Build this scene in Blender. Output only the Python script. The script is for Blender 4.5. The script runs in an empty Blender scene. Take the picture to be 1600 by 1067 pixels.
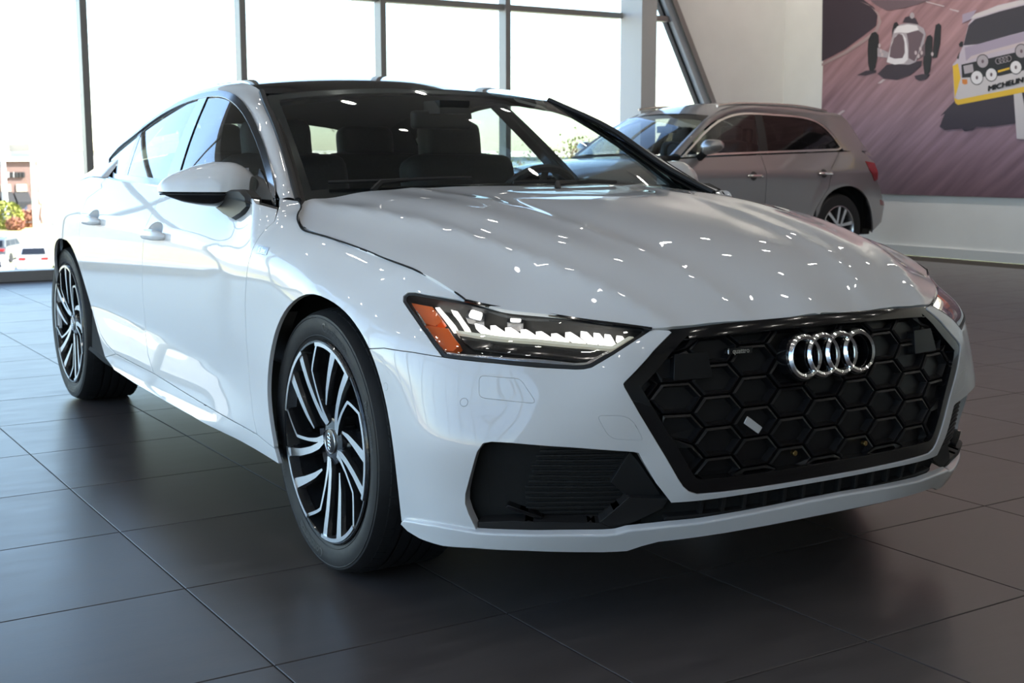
import bpy, bmesh, math, random
import numpy as np
from mathutils import Vector, Matrix
from mathutils.geometry import delaunay_2d_cdt
random.seed(7); RNG = np.random.default_rng(7)
S = bpy.context.scene
COL = S.collection
PI = math.pi

# ------------------------------------------------------------------ camera
IW, IH = 1600, 1067
CAMP = np.array([3.08096527, -2.21304349, 1.09370056])
YAW, PITCH, ROLL, FOC = 2.59035851, -0.141400451, -0.00122248244, 1993.38384
def cam_axes():
    cy, sy, cp, sp = math.cos(YAW), math.sin(YAW), math.cos(PITCH), math.sin(PITCH)
    f = np.array([cy*cp, sy*cp, sp]); r = np.array([sy, -cy, 0]); u = np.cross(r, f)
    c, s = math.cos(ROLL), math.sin(ROLL)
    return np.array([r*c+u*s, -r*s+u*c, f])
CR = cam_axes()
cd = bpy.data.cameras.new('camera'); cam = bpy.data.objects.new('camera', cd); COL.objects.link(cam)
cd.sensor_fit = 'HORIZONTAL'; cd.sensor_width = 36; cd.lens = FOC/IW*36; cd.clip_start = .05; cd.clip_end = 2000
M = Matrix.Identity(4)
for i in range(3):
    M[i][0] = CR[0][i]; M[i][1] = CR[1][i]; M[i][2] = -CR[2][i]; M[i][3] = CAMP[i]
cam.matrix_world = M
S.camera = cam
cd.dof.use_dof = True; cd.dof.focus_distance = 3.15; cd.dof.aperture_fstop = 9.0

# ------------------------------------------------------------------ sky, sun, exposure
w = bpy.data.worlds.new('sky'); S.world = w; w.use_nodes = True
nt = w.node_tree; nt.nodes.clear()
wo = nt.nodes.new('ShaderNodeOutputWorld'); wb = nt.nodes.new('ShaderNodeBackground'); sk = nt.nodes.new('ShaderNodeTexSky')
sk.sky_type = 'NISHITA'; sk.sun_disc = False; sk.sun_elevation = math.radians(38); sk.sun_rotation = math.radians(60)
sk.air_density = 1.0; sk.dust_density = 0.6; sk.ozone_density = 1.0
SKY_STRENGTH = .88
wb.inputs[1].default_value = SKY_STRENGTH
nt.links.new(sk.outputs[0], wb.inputs[0]); nt.links.new(wb.outputs[0], wo.inputs[0])
sl = bpy.data.lights.new('sun', 'SUN'); so = bpy.data.objects.new('sun', sl); COL.objects.link(so)
sl.energy = 38.0; sl.angle = .01; sl.color = (1, .95, .88)
so.rotation_euler = (math.radians(52), 0, math.radians(150)); so.location = (0, 0, 30)
S.view_settings.view_transform = 'Standard'; S.view_settings.look = 'None'
S.view_settings.exposure = -0.24; S.view_settings.gamma = 1.0; S.view_settings.use_curve_mapping = False
S.cycles.use_denoising = True
S.cycles.max_bounces = 12; S.cycles.diffuse_bounces = 5; S.cycles.glossy_bounces = 6; S.cycles.transparent_max_bounces = 24; S.cycles.transmission_bounces = 8
S.cycles.caustics_reflective = False; S.cycles.caustics_refractive = False
S.cycles.sample_clamp_indirect = 8

# ------------------------------------------------------------------ materials
MATS = {}
def mat(name, col=(.8, .8, .8), rough=.5, metal=0, coat=0, coat_rough=.03, emit=None, strength=0, spec=.5, build=None):
    if name in MATS: return MATS[name]
    m = bpy.data.materials.new(name); m.use_nodes = True; n = m.node_tree; b = n.nodes['Principled BSDF']
    b.inputs['Base Color'].default_value = (*col, 1); b.inputs['Roughness'].default_value = rough; b.inputs['Metallic'].default_value = metal
    b.inputs['Coat Weight'].default_value = coat; b.inputs['Coat Roughness'].default_value = coat_rough; b.inputs['Specular IOR Level'].default_value = spec
    if emit: b.inputs['Emission Color'].default_value = (*emit, 1); b.inputs['Emission Strength'].default_value = strength
    if build: build(n, b)
    MATS[name] = m; return m
def nd(n, t, **k):
    x = n.nodes.new('ShaderNode'+t)
    for a, v in k.items(): setattr(x, a, v)
    return x
def noise_col(scale, c0, c1, lo=.35, hi=.65, detail=5, stretch=(1, 1, 1), rough=None, bump=0):
    def f(n, b):
        tc = nd(n, 'TexCoord'); mp = nd(n, 'Mapping'); mp.inputs['Scale'].default_value = stretch
        no = nd(n, 'TexNoise'); no.inputs['Scale'].default_value = scale; no.inputs['Detail'].default_value = detail
        cr = nd(n, 'ValToRGB'); cr.color_ramp.elements[0].position = lo; cr.color_ramp.elements[1].position = hi
        cr.color_ramp.elements[0].color = (*c0, 1); cr.color_ramp.elements[1].color = (*c1, 1)
        n.links.new(tc.outputs['Object'], mp.inputs[0]); n.links.new(mp.outputs[0], no.inputs['Vector'])
        n.links.new(no.outputs['Fac'], cr.inputs[0]); n.links.new(cr.outputs[0], b.inputs['Base Color'])
        if rough:
            mr = nd(n, 'MapRange'); mr.inputs[3].default_value = rough[0]; mr.inputs[4].default_value = rough[1]
            n.links.new(no.outputs['Fac'], mr.inputs[0]); n.links.new(mr.outputs[0], b.inputs['Roughness'])
        if bump:
            bp = nd(n, 'Bump'); bp.inputs['Strength'].default_value = bump; bp.inputs['Distance'].default_value = .002
            n.links.new(no.outputs['Fac'], bp.inputs['Height']); n.links.new(bp.outputs[0], b.inputs['Normal'])
    return f
def glass(name, tint=(1, 1, 1), refl=.06, rough=0.0, ior=1.5):
    """thin sheet glass: tinted see-through plus Fresnel reflection"""
    if name in MATS: return MATS[name]
    m = bpy.data.materials.new(name); m.use_nodes = True; n = m.node_tree; n.nodes.clear()
    o = nd(n, 'OutputMaterial'); mx = nd(n, 'MixShader'); t = nd(n, 'BsdfTransparent'); g = nd(n, 'BsdfGlossy'); fr = nd(n, 'Fresnel')
    t.inputs[0].default_value = (*tint, 1); g.inputs['Roughness'].default_value = rough; g.inputs[0].default_value = (1, 1, 1, 1); ge = nd(n, 'NewGeometry'); im = nd(n, 'MapRange'); im.inputs[3].default_value = ior; im.inputs[4].default_value = 1/ior; n.links.new(ge.outputs['Backfacing'], im.inputs[0]); n.links.new(im.outputs[0], fr.inputs[0])
    mu = nd(n, 'Math', operation='MULTIPLY_ADD'); mu.inputs[1].default_value = 1.0; mu.inputs[2].default_value = refl
    mu.use_clamp = True
    n.links.new(fr.outputs[0], mu.inputs[0]); n.links.new(mu.outputs[0], mx.inputs[0]); n.links.new(t.outputs[0], mx.inputs[1]); n.links.new(g.outputs[0], mx.inputs[2]); n.links.new(mx.outputs[0], o.inputs[0])
    MATS[name] = m; return m
def paint(name, col, flake=None):
    def f(n, b):
        no = nd(n, 'TexNoise'); no.inputs['Scale'].default_value = 900; no.inputs['Detail'].default_value = 1
        mx = nd(n, 'Mix', data_type='RGBA'); mx.inputs[6].default_value = (*[c*.985 for c in col], 1); mx.inputs[7].default_value = (*col, 1)
        tc = nd(n, 'TexCoord'); n.links.new(tc.outputs['Object'], no.inputs['Vector'])
        n.links.new(no.outputs['Fac'], mx.inputs[0]); n.links.new(mx.outputs[2], b.inputs['Base Color'])
    return mat(name, col, rough=.45, coat=1, coat_rough=.015, build=f)
WHITE = paint('white paint', (.74, .75, .765))
GREYP = mat('grey metallic paint', (.30, .28, .285), rough=.34, metal=.5, coat=1, coat_rough=.03)
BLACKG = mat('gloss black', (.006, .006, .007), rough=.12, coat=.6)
BLACKM = mat('matt black plastic', (.007, .007, .0075), rough=.55)
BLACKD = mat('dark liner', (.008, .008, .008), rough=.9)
RUBBER = mat('tyre rubber', (.009, .009, .010), rough=.55, build=noise_col(60, (.007, .007, .008), (.012, .012, .013), rough=(.5, .68)))
RUBL = mat('tyre lettering', (.022, .022, .023), rough=.45)
SILVER = mat('machined alloy', (.86, .87, .88), rough=.28, metal=1, build=noise_col(300, (.82, .83, .84), (.9, .91, .92), stretch=(1, 1, 1)))
CHROME = mat('chrome', (.95, .95, .96), rough=.13, metal=1)
STEEL = mat('brake steel', (.45, .45, .46), rough=.3, metal=1)
FABRIC = mat('dark leather', (.014, .014, .015), rough=.6, build=noise_col(120, (.011, .011, .012), (.02, .02, .02), bump=.15))
DLRED = mat('red lamp', (.25, .004, .006), rough=.1, coat=.6)
AMBER = mat('amber reflector', (.85, .13, .015), rough=.2, coat=1, emit=(1, .2, .02), strength=.08)
LEDW = mat('white led', (1, 1, 1), emit=(1, .97, .88), strength=1.8)
LEDB = mat('bright led', (1, 1, 1), emit=(1, .98, .93), strength=7)
GLASSW = glass('windscreen glass', (.86, .91, .90), .0)
GLASST = glass("side glass", (.82, .90, .90), .12)
GLASSD = glass('privacy glass', (.04, .04, .04), .0, ior=1.33)
LENS = glass('lamp lens', (.95, .95, .95), .03)

# ------------------------------------------------------------------ object helpers
def link(o, parent=None):
    COL.objects.link(o)
    if parent is not None: o.parent = parent
    return o
def thing(name, label=None, cat=None, loc=(0, 0, 0), rz=0, group=None, kind=None, parent=None):
    o = bpy.data.objects.new(name, None); link(o, parent); o.location = loc; o.rotation_euler = (0, 0, rz); o.empty_display_size = .1
    return tag(o, label, cat, group, kind)
def tag(o, label=None, cat=None, group=None, kind=None):
    if label: o['label'] = label
    if cat: o['category'] = cat
    if group: o['group'] = group
    if kind: o['kind'] = kind
    return o
def mesh(name, V, F, m, parent=None, smooth=True, normals=None, fm=None, angle=None):
    """V vertices, F faces; m material or list; normals = per-vertex custom normals (zero rows stay automatic)"""
    me = bpy.data.meshes.new(name); me.from_pydata([tuple(map(float, v)) for v in V], [], [tuple(map(int, f)) for f in F])
    for k in (m if isinstance(m, (list, tuple)) else [m]): me.materials.append(k)
    if fm is not None: me.polygons.foreach_set('material_index', list(fm))
    me.polygons.foreach_set('use_smooth', [bool(smooth)]*len(me.polygons))
    me.update()
    if normals is not None: me.normals_split_custom_set_from_vertices([tuple(map(float, n)) for n in normals])
    elif smooth and angle: me.set_sharp_from_angle(angle=math.radians(angle))
    return link(bpy.data.objects.new(name, me), parent)
class MB:
    """collects simple solids into one mesh"""
    def __init__(s): s.V = []; s.F = []; s.fm = []
    def add(s, V, F, k=0):
        o = len(s.V); s.V += [tuple(v) for v in V]; s.F += [tuple(i+o for i in f) for f in F]; s.fm += [k]*len(F); return s
    def box(s, a, b, k=0, bev=0):
        x0, y0, z0 = a; x1, y1, z1 = b
        V = [(x0, y0, z0), (x1, y0, z0), (x1, y1, z0), (x0, y1, z0), (x0, y0, z1), (x1, y0, z1), (x1, y1, z1), (x0, y1, z1)]
        return s.add(V, [(0, 3, 2, 1), (4, 5, 6, 7), (0, 1, 5, 4), (1, 2, 6, 5), (2, 3, 7, 6), (3, 0, 4, 7)], k)
    def tube(s, pts, r, n=10, k=0, closed=False, cap=True):
        P = [np.array(p, float) for p in pts]; R = r if hasattr(r, '__len__') else [r]*len(P); rings = []; up0 = None
        for i, p in enumerate(P):
            if closed: t = P[(i+1) % len(P)]-P[i-1]
            else: t = P[min(i+1, len(P)-1)]-P[max(i-1, 0)]
            t = t/(np.linalg.norm(t)+1e-12)
            if up0 is None: up0 = np.array([0, 0, 1.]) if abs(t[2]) < .9 else np.array([1., 0, 0])
            a = np.cross(up0, t); a /= np.linalg.norm(a)+1e-12; b = np.cross(t, a); up0 = b
            rings.append([p+R[i]*(math.cos(q)*a+math.sin(q)*b) for q in np.linspace(0, 2*PI, n, endpoint=False)])
        V = [v for r_ in rings for v in r_]; F = []
        m = len(rings)
        for i in range(m if closed else m-1):
            for j in range(n):
                a, b = i*n+j, i*n+(j+1) % n; c, d = ((i+1) % m)*n+(j+1) % n, ((i+1) % m)*n+j
                F.append((a, b, c, d))
        if not closed and cap: F += [tuple(range(n))[::-1], tuple((m-1)*n+j for j in range(n))]
        return s.add(V, F, k)
    def lathe(s, prof, n=48, axis='z', k=0, close=False, ang=(0, 2*PI)):
        """profile (r, a) turned about the axis"""
        full = abs(ang[1]-ang[0]-2*PI) < 1e-6; V = []; F = []; m = len(prof); nn = n if full else n+1
        for i in range(nn):
            q = ang[0]+(ang[1]-ang[0])*i/n; c, d = math.cos(q), math.sin(q)
            for r, a in prof: V.append({'z': (r*c, r*d, a), 'y': (r*c, a, r*d), 'x': (a, r*c, r*d)}[axis])
        for i in range(n):
            for j in range(m if close else m-1):
                a, b = i*m+j, i*m+(j+1) % m; c, d = ((i+1) % nn)*m+(j+1) % m, ((i+1) % nn)*m+j
                F.append((a, b, c, d) if axis != 'y' else (d, c, b, a))
        return s.add(V, F, k)
    def prism(s, poly, f0, f1, k=0):
        """polygon (2-D list) mapped by f0 and f1 to two 3-D rings"""
        n = len(poly); V = [f0(p) for p in poly]+[f1(p) for p in poly]
        F = [tuple(range(n))[::-1], tuple(range(n, 2*n))]+[(i, (i+1) % n, n+(i+1) % n, n+i) for i in range(n)]
        return s.add(V, F, k)
    def grid(s, G, k=0, flip=False, closeu=False):
        G = np.asarray(G); a, b = G.shape[:2]; F = []
        for i in range(a if closeu else a-1):
            for j in range(b-1):
                q = (i*b+j, ((i+1) % a)*b+j, ((i+1) % a)*b+j+1, i*b+j+1); F.append(q[::-1] if flip else q)
        return s.add(G.reshape(-1, 3), F, k)
    def xf(s, M):
        M = np.array(M); s.V = [tuple((M[:3, :3]@np.array(v))+M[:3, 3]) for v in s.V]; return s
    def obj(s, name, m, parent=None, smooth=True, angle=35, fix=True):
        o = mesh(name, s.V, s.F, m, parent, smooth, fm=s.fm if isinstance(m, (list, tuple)) else None)
        if fix:
            bm = bmesh.new(); bm.from_mesh(o.data); bmesh.ops.recalc_face_normals(bm, faces=bm.faces); bm.to_mesh(o.data); bm.free()
        if smooth: o.data.set_sharp_from_angle(angle=math.radians(angle))
        return o
def copy_tree(o, parent=None, top=True):
    c = o.copy(); COL.objects.link(c); c.parent = parent
    for ch in o.children: copy_tree(ch, c, False)
    return c
def text_mesh(txt, size=1.0, extrude=0, bold=False):
    """flat lettering as vertices and faces, centred"""
    cu = bpy.data.curves.new('lettering', 'FONT'); cu.body = txt; cu.size = size; cu.extrude = extrude; cu.align_x = 'CENTER'; cu.align_y = 'CENTER'; cu.resolution_u = 3
    if bold: cu.offset = size*(.022 if bold is True else bold)
    o = bpy.data.objects.new('lettering', cu); COL.objects.link(o); bpy.context.view_layer.update()
    me = o.evaluated_get(bpy.context.evaluated_depsgraph_get()).to_mesh()
    V = [tuple(v.co) for v in me.vertices]; F = [tuple(p.vertices) for p in me.polygons]
    o.to_mesh_clear(); bpy.data.objects.remove(o); bpy.data.curves.remove(cu)
    return V, F

# ------------------------------------------------------------------ surface mathematics
def proj(P):
    q = (np.asarray(P, float)-CAMP)@CR.T
    return np.stack([IW/2+FOC*q[..., 0]/q[..., 2], IH/2-FOC*q[..., 1]/q[..., 2]], -1), q[..., 2]
def ray(p):
    d = np.array([(p[0]-IW/2)/FOC, -(p[1]-IH/2)/FOC, 1])@CR; return d/np.linalg.norm(d)
def at(p, ax, val):
    d = ray(p); return CAMP+(val-CAMP[ax])/d[ax]*d
def cubic(x, y):
    """natural cubic spline evaluator; y may have several columns"""
    x = np.asarray(x, float); y = np.asarray(y, float); y = y.reshape(len(x), -1); n = len(x); h = np.diff(x)
    A = np.eye(n); B = np.zeros_like(y)
    for i in range(1, n-1):
        A[i, i-1] = h[i-1]; A[i, i] = 2*(h[i-1]+h[i]); A[i, i+1] = h[i]; B[i] = 6*((y[i+1]-y[i])/h[i]-(y[i]-y[i-1])/h[i-1])
    Mm = np.linalg.solve(A, B)
    def f(q):
        q = np.asarray(q, float); i = np.clip(np.searchsorted(x, q)-1, 0, n-2); hh = h[i][:, None]; a = (x[i+1]-q)[:, None]; b = (q-x[i])[:, None]
        return Mm[i]*a**3/(6*hh)+Mm[i+1]*b**3/(6*hh)+(y[i]/hh-Mm[i]*hh/6)*a+(y[i+1]/hh-Mm[i+1]*hh/6)*b
    return f
def curve(P, n=40):
    """smooth curve through points, n samples evenly in length"""
    P = np.asarray(P, float); L = np.r_[0, np.cumsum(np.linalg.norm(np.diff(P, axis=0), axis=1))]
    if len(P) == 2: return P[0]+np.linspace(0, 1, n)[:, None]*(P[1]-P[0])
    f = cubic(L, P); D = f(np.linspace(0, L[-1], 400)); l = np.r_[0, np.cumsum(np.linalg.norm(np.diff(D, axis=0), axis=1))]
    q = np.linspace(0, l[-1], n); return np.stack([np.interp(q, l, D[:, k]) for k in range(P.shape[1])], 1)
class TPS:
    def __init__(s, X, v, lam=1e-4):
        X = np.asarray(X, float); n = len(X); s.X = X; K = s.k(X)+lam*np.eye(n); Pm = np.c_[np.ones(n), X]
        A = np.block([[K, Pm], [Pm.T, np.zeros((3, 3))]]); s.w = np.linalg.solve(A, np.r_[v, 0, 0, 0])
    def k(s, Q):
        r2 = ((Q[:, None, :]-s.X[None])**2).sum(-1); return .5*r2*np.log(r2+1e-12)
    def __call__(s, Q):
        Q = np.asarray(Q, float); out = np.empty(len(Q))
        for i in range(0, len(Q), 4000):
            q = Q[i:i+4000]; out[i:i+4000] = s.k(q)@s.w[:-3]+np.c_[np.ones(len(q)), q]@s.w[-3:]
        return out
class Surf:
    """a smooth surface (u, v) -> half-space point (x, h, z); h is the distance from the car's middle plane"""
    lo = hi = None
    def n(s, U, e=2e-3):
        U = np.asarray(U, float); a = s(U+[e, 0])-s(U-[e, 0]); b = s(U+[0, e])-s(U-[0, e]); c = np.cross(a, b); c /= np.linalg.norm(c, axis=1)[:, None]+1e-12
        return c*s.sgn
    def setup(s, lo, hi, nu, nv, out):
        s.lo, s.hi = np.array(lo, float), np.array(hi, float); s.sgn = 1
        u, v = np.meshgrid(np.linspace(lo[0], hi[0], nu), np.linspace(lo[1], hi[1], nv), indexing='ij'); s.GU = np.c_[u.ravel(), v.ravel()]; s.GP = s(s.GU)
        m = s.n(s.GU[len(s.GU)//2][None])[0]
        if m@np.array(out) < 0: s.sgn = -1
        s.GN = s.n(s.GU)
    def pix(s, pts, off=0):
        """surface parameters under photograph pixels (right-hand side of the car)"""
        R = np.array([1, -1, 1]); G = s.GP+off*s.GN; p, dep = proj(G*R); face = ((CAMP-G*R)*(s.GN*R)).sum(1) > 0
        out = []
        for q in np.asarray(pts, float):
            d = ((p-q)**2).sum(1); d = np.where(face, d, 1e12); k = d.argmin(); near = np.where(d < d[k]+100)[0]; k = near[dep[near].argmin()]
            U = s.GU[k].copy()
            for _ in range(25):
                def g(U_): return proj((s(U_)+(off*s.n(U_) if off else 0))*R)[0]
                B = g(np.array([U, U+[1e-4, 0], U+[0, 1e-4]])); e = B[0]-q
                if np.abs(e).max() < .02: break
                J = np.stack([(B[1]-B[0])/1e-4, (B[2]-B[0])/1e-4], 1)
                st = np.linalg.lstsq(J, e, rcond=None)[0]; l = np.linalg.norm(st)
                U = U-st*min(1, .06/max(l, 1e-9))
            out.append(U)
        return np.array(out)
def inside(P, Q):
    """points Q inside polygon P"""
    x, y = Q[:, 0][:, None], Q[:, 1][:, None]; x0, y0 = P[:, 0], P[:, 1]; x1, y1 = np.roll(x0, -1), np.roll(y0, -1)
    c = ((y0 > y) != (y1 > y)) & (x < (x1-x0)*(y-y0)/np.where(y1 == y0, 1e-12, y1-y0)+x0); return c.sum(1) % 2 == 1
def densify(P, step, closed=True):
    P = np.asarray(P, float); out = []
    for a, b in zip(P, np.roll(P, -1, 0) if closed else P[1:]):
        k = max(1, int(math.ceil(np.linalg.norm(b-a)/step))); out += [a+(b-a)*i/k for i in range(k)]
    if not closed: out.append(P[-1])
    return np.array(out)
def area(P): return .5*(P[:, 0]*np.roll(P[:, 1], -1)-np.roll(P[:, 0], -1)*P[:, 1]).sum()
def offset(P, g):
    """closed outline moved inwards by g"""
    P = np.asarray(P, float)
    if area(P) < 0: P = P[::-1]
    a = P-np.roll(P, 1, 0); b = np.roll(P, -1, 0)-P; a /= np.linalg.norm(a, axis=1)[:, None]+1e-12; b /= np.linalg.norm(b, axis=1)[:, None]+1e-12
    na, nb = np.c_[-a[:, 1], a[:, 0]], np.c_[-b[:, 1], b[:, 0]]; m = na+nb; L = np.maximum((m**2).sum(1), .5); return P+2*g*m/L[:, None]
def roundpoly(P, r, n=5):
    """round the corners of a closed outline; r one radius or one for each corner"""
    P = np.asarray(P, float); out = []; N = len(P)
    for i in range(N):
        a, b, c = P[i-1], P[i], P[(i+1) % N]; rr = r[i] if hasattr(r, '__len__') else r
        if rr <= 0: out.append(b); continue
        k1 = min(rr, .48*np.linalg.norm(a-b)); k2 = min(rr, .48*np.linalg.norm(c-b)); p, q = b+(a-b)/np.linalg.norm(a-b)*k1, b+(c-b)/np.linalg.norm(c-b)*k2
        for t in np.linspace(0, 1, n): out.append((1-t)**2*p+2*t*(1-t)*b+t*t*q)
    return np.array(out)
def fill(outer, holes, step):
    loops = [outer]+list(holes); pts = []; ed = []; o = 0
    for L in loops:
        n = len(L); pts.append(L); ed += [(o+i, o+(i+1) % n) for i in range(n)]; o += n
    B = np.concatenate(pts); lo, hi = outer.min(0), outer.max(0)
    gx = np.arange(lo[0], hi[0]+step, step); gy = np.arange(lo[1], hi[1]+step, step); X, Y = np.meshgrid(gx, gy); X = X+(np.arange(len(gy)) % 2)[:, None]*step*.5
    G = np.c_[X.ravel(), Y.ravel()]; k = inside(outer, G)
    for h in holes: k &= ~inside(h, G)
    G = G[k]
    if len(G):
        keep = np.ones(len(G), bool)
        for i in range(0, len(G), 2000):
            d = ((G[i:i+2000, None]-B[None])**2).sum(-1).min(1); keep[i:i+2000] = d > (.45*step)**2
        G = G[keep]
    A = np.concatenate([B, G]); V, E, F, _, _, _ = delaunay_2d_cdt([Vector(p) for p in A], ed, [], 0, 1e-7)
    V = np.array([tuple(v) for v in V]); F = np.array([tuple(f) for f in F]); c = V[F].mean(1); k = inside(outer, c)
    for h in holes: k &= ~inside(h, c)
    return V, F[k]
def panel(name, surf, outline, m, parent, holes=(), step=.03, gap=.002, depth=.014, off=0, side=-1, edge=.0012, smooth=True, back=False):
    """sheet cut from a surface along an outline, with a rounded, returned edge; side -1 right of the car, +1 left"""
    o = offset(densify(outline, step*.5), gap); hs = [offset(densify(h, step*.5), -gap) for h in holes]
    V, F = fill(o, hs, step); N = surf.n(V); P = surf(V)+off*N
    a = P[F]; fn = np.cross(a[:, 1]-a[:, 0], a[:, 2]-a[:, 0]); bad = (fn*N[F[:, 0]]).sum(1) < 0; F[bad] = F[bad][:, ::-1]
    used = np.unique(F); re = -np.ones(len(V), int); re[used] = np.arange(len(used)); V, P, N, F = V[used], P[used], N[used], re[F]
    from collections import Counter
    cnt = Counter()
    for f in F:
        for i in range(3): cnt[(f[i], f[(i+1) % 3])] += 1
    be = [(i, j) for (i, j) in cnt if (j, i) not in cnt]
    nxt = {}; out = np.zeros_like(P)
    for i, j in be:
        t = P[j]-P[i]; q = np.cross(t, N[i]); L = np.linalg.norm(q)+1e-12; q /= L; out[i] += q; out[j] += q
    bv = sorted({i for e in be for i in e}); out /= np.linalg.norm(out, axis=1)[:, None]+1e-12
    n0 = len(P); r1 = {v: n0+k for k, v in enumerate(bv)}; r2 = {v: n0+len(bv)+k for k, v in enumerate(bv)}
    bi = np.array(bv); e1 = P[bi]+out[bi]*edge-N[bi]*edge; e2 = e1-N[bi]*depth
    AV = np.concatenate([P, e1, e2]); AN = np.concatenate([N, out[bi], out[bi]]); FF = [tuple(f) for f in F]
    for i, j in be: FF += [(j, i, r1[i], r1[j]), (r1[j], r1[i], r2[i], r2[j])]
    AV = AV*[1, side, 1]; AN = AN*[1, side, 1]
    if side < 0: FF = [f[::-1] for f in FF]
    if side > 0: pass
    return mesh(name, AV, FF, m, parent, smooth, normals=AN if smooth else None)
# ================================================================== the showroom
XW, YW, YL, XB, HC = -9.2, 9.40, -6.6, 9.0, 5.4      # window wall, mural wall, left glass wall, wall behind the camera, ceiling
WALLW = mat('white wall paint', (.78, .78, .77), rough=.6, build=noise_col(3, (.77, .77, .76), (.80, .80, .79)))
FRAMEM = mat('grey aluminium frame', (.30, .29, .285), rough=.4, metal=.3)
COLM = mat('light column paint', (.62, .62, .62), rough=.5)
SHEET = glass('window pane glass', (.93, .95, .95), .0)
def floor_mat(n, b):
    tc = nd(n, 'TexCoord'); oi = nd(n, 'ObjectInfo'); ad = nd(n, 'VectorMath', operation='ADD'); n.links.new(tc.outputs['Object'], ad.inputs[0]); n.links.new(oi.outputs['Random'], ad.inputs[1])
    mp = nd(n, 'Mapping'); mp.inputs['Scale'].default_value = (2.2, 9, 1); n.links.new(ad.outputs[0], mp.inputs[0])
    no = nd(n, 'TexNoise'); no.inputs['Scale'].default_value = 2.0; no.inputs['Detail'].default_value = 8; no.inputs['Roughness'].default_value = .6; n.links.new(mp.outputs[0], no.inputs['Vector'])
    cr = nd(n, 'ValToRGB'); cr.color_ramp.elements[0].position = .3; cr.color_ramp.elements[1].position = .72; cr.color_ramp.elements[0].color = (.072, .060, .056, 1); cr.color_ramp.elements[1].color = (.102, .086, .080, 1)
    n.links.new(no.outputs['Fac'], cr.inputs[0]); n.links.new(cr.outputs[0], b.inputs['Base Color'])
    mr = nd(n, 'MapRange'); mr.inputs[3].default_value = .24; mr.inputs[4].default_value = .40; n.links.new(no.outputs['Fac'], mr.inputs[0]); n.links.new(mr.outputs[0], b.inputs['Roughness'])
    n2 = nd(n, 'TexNoise'); n2.inputs['Scale'].default_value = 14; n2.inputs['Detail'].default_value = 6; n.links.new(mp.outputs[0], n2.inputs['Vector'])
    bp = nd(n, 'Bump'); bp.inputs['Strength'].default_value = .05; bp.inputs['Distance'].default_value = .002; n.links.new(n2.outputs['Fac'], bp.inputs['Height']); n.links.new(bp.outputs[0], b.inputs['Normal'])
TILE = mat('slate tile', (.05, .045, .042), rough=.36, build=floor_mat)
GROUT = mat('grout', (.03, .022, .016), rough=.9)
floor = MB().box((XW-.3, YL-.3, -.2), (XB, YW, -.003)).obj('floor', GROUT, smooth=False); floor['kind'] = 'structure'
GO, GA, GS = np.array([.54033491, -1.26263847]), 1.58636109, .60051264
e1, e2 = np.array([math.cos(GA), math.sin(GA)]), np.array([-math.sin(GA), math.cos(GA)])
g = GS/2-.0022
tm = MB(); tm.add([(-g, -g, -.012), (g, -g, -.012), (g, g, -.012), (-g, g, -.012), (-g, -g, -.0012), (g, -g, -.0012), (g, g, -.0012), (-g, g, -.0012), (-g+.0012, -g+.0012, 0), (g-.0012, -g+.0012, 0), (g-.0012, g-.0012, 0), (-g+.0012, g-.0012, 0)], [(8, 9, 10, 11)]+[(0+i, (i+1) % 4, 4+(i+1) % 4, 4+i) for i in range(4)]+[(4+i, 4+(i+1) % 4, 8+(i+1) % 4, 8+i) for i in range(4)])
allt = []
for i in range(-16, 22):
    for j in range(-20, 22):
        p = GO+GS*((i+.5)*e1+(j+.5)*e2)
        if XW+.2 < p[0] < XB-.3 and YL+.3 < p[1] < YW-.3: allt.append(p)
P3 = np.c_[np.array(allt), np.zeros(len(allt))]; pp, dp = proj(P3); vis = (dp > .5) & (pp[:, 0] > -120) & (pp[:, 0] < IW+120) & (pp[:, 1] < IH+120) & (pp[:, 1] > 200)
order = sorted(np.where(vis)[0], key=lambda k: dp[k])[:290]; first = None; rest = MB()
for k in order:
    if first is None:
        first = tm.obj('tile', TILE, floor, smooth=False, fix=False); o = first
    else: o = first.copy(); COL.objects.link(o)
    o.location = (allt[k][0], allt[k][1], 0); o.rotation_euler = (0, 0, GA)
ca, sa = math.cos(GA), math.sin(GA); os_ = set(order)
for k in range(len(allt)):
    if k not in os_: rest.add([(allt[k][0]+ca*x-sa*y, allt[k][1]+sa*x+ca*y, z) for x, y, z in tm.V], tm.F)
ro = rest.obj('outer_tiles', TILE, floor, smooth=False, fix=False); ro['kind'] = 'stuff'
# ---- walls
def struct(o): o['kind'] = 'structure'; return o
def dy(z): return 7.54+(2.97-z)*.541     # the leaning edge of the glazing
struct(MB().prism([(dy(0), 0), (YW, 0), (YW, HC), (dy(HC), HC)], lambda p: (XW-.25, p[0], p[1]), lambda p: (XW, p[0], p[1])).obj('wall_window', WALLW, smooth=False))
struct(MB().box((XW-.25, YW, 0), (XB, YW+.2, HC)).obj('wall_right', WALLW, smooth=False))
struct(MB().box((XB, YL-.2, 0), (XB+.2, YW+.2, HC)).obj('wall_back', mat('grey wall paint', (.22, .22, .22), .7), smooth=False))
struct(MB().box((XW-.02, YW-.022, 0), (XB, YW, .11)).obj('baseboard_right', mat('satin skirting', (.62, .63, .64), .35), smooth=False))
ceil = struct(MB().box((XW-.4, YL-.4, HC), (XB+.2, YW+.2, HC+.2)).obj('ceiling', mat('ceiling grey', (.27, .265, .26), .8), smooth=False))
struct(MB().box((XW-.5, YL-.5, HC+.2), (XB+.3, YW+.3, HC+.5)).obj('roof', mat('roof membrane', (.4, .4, .4), .8), smooth=False))
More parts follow.
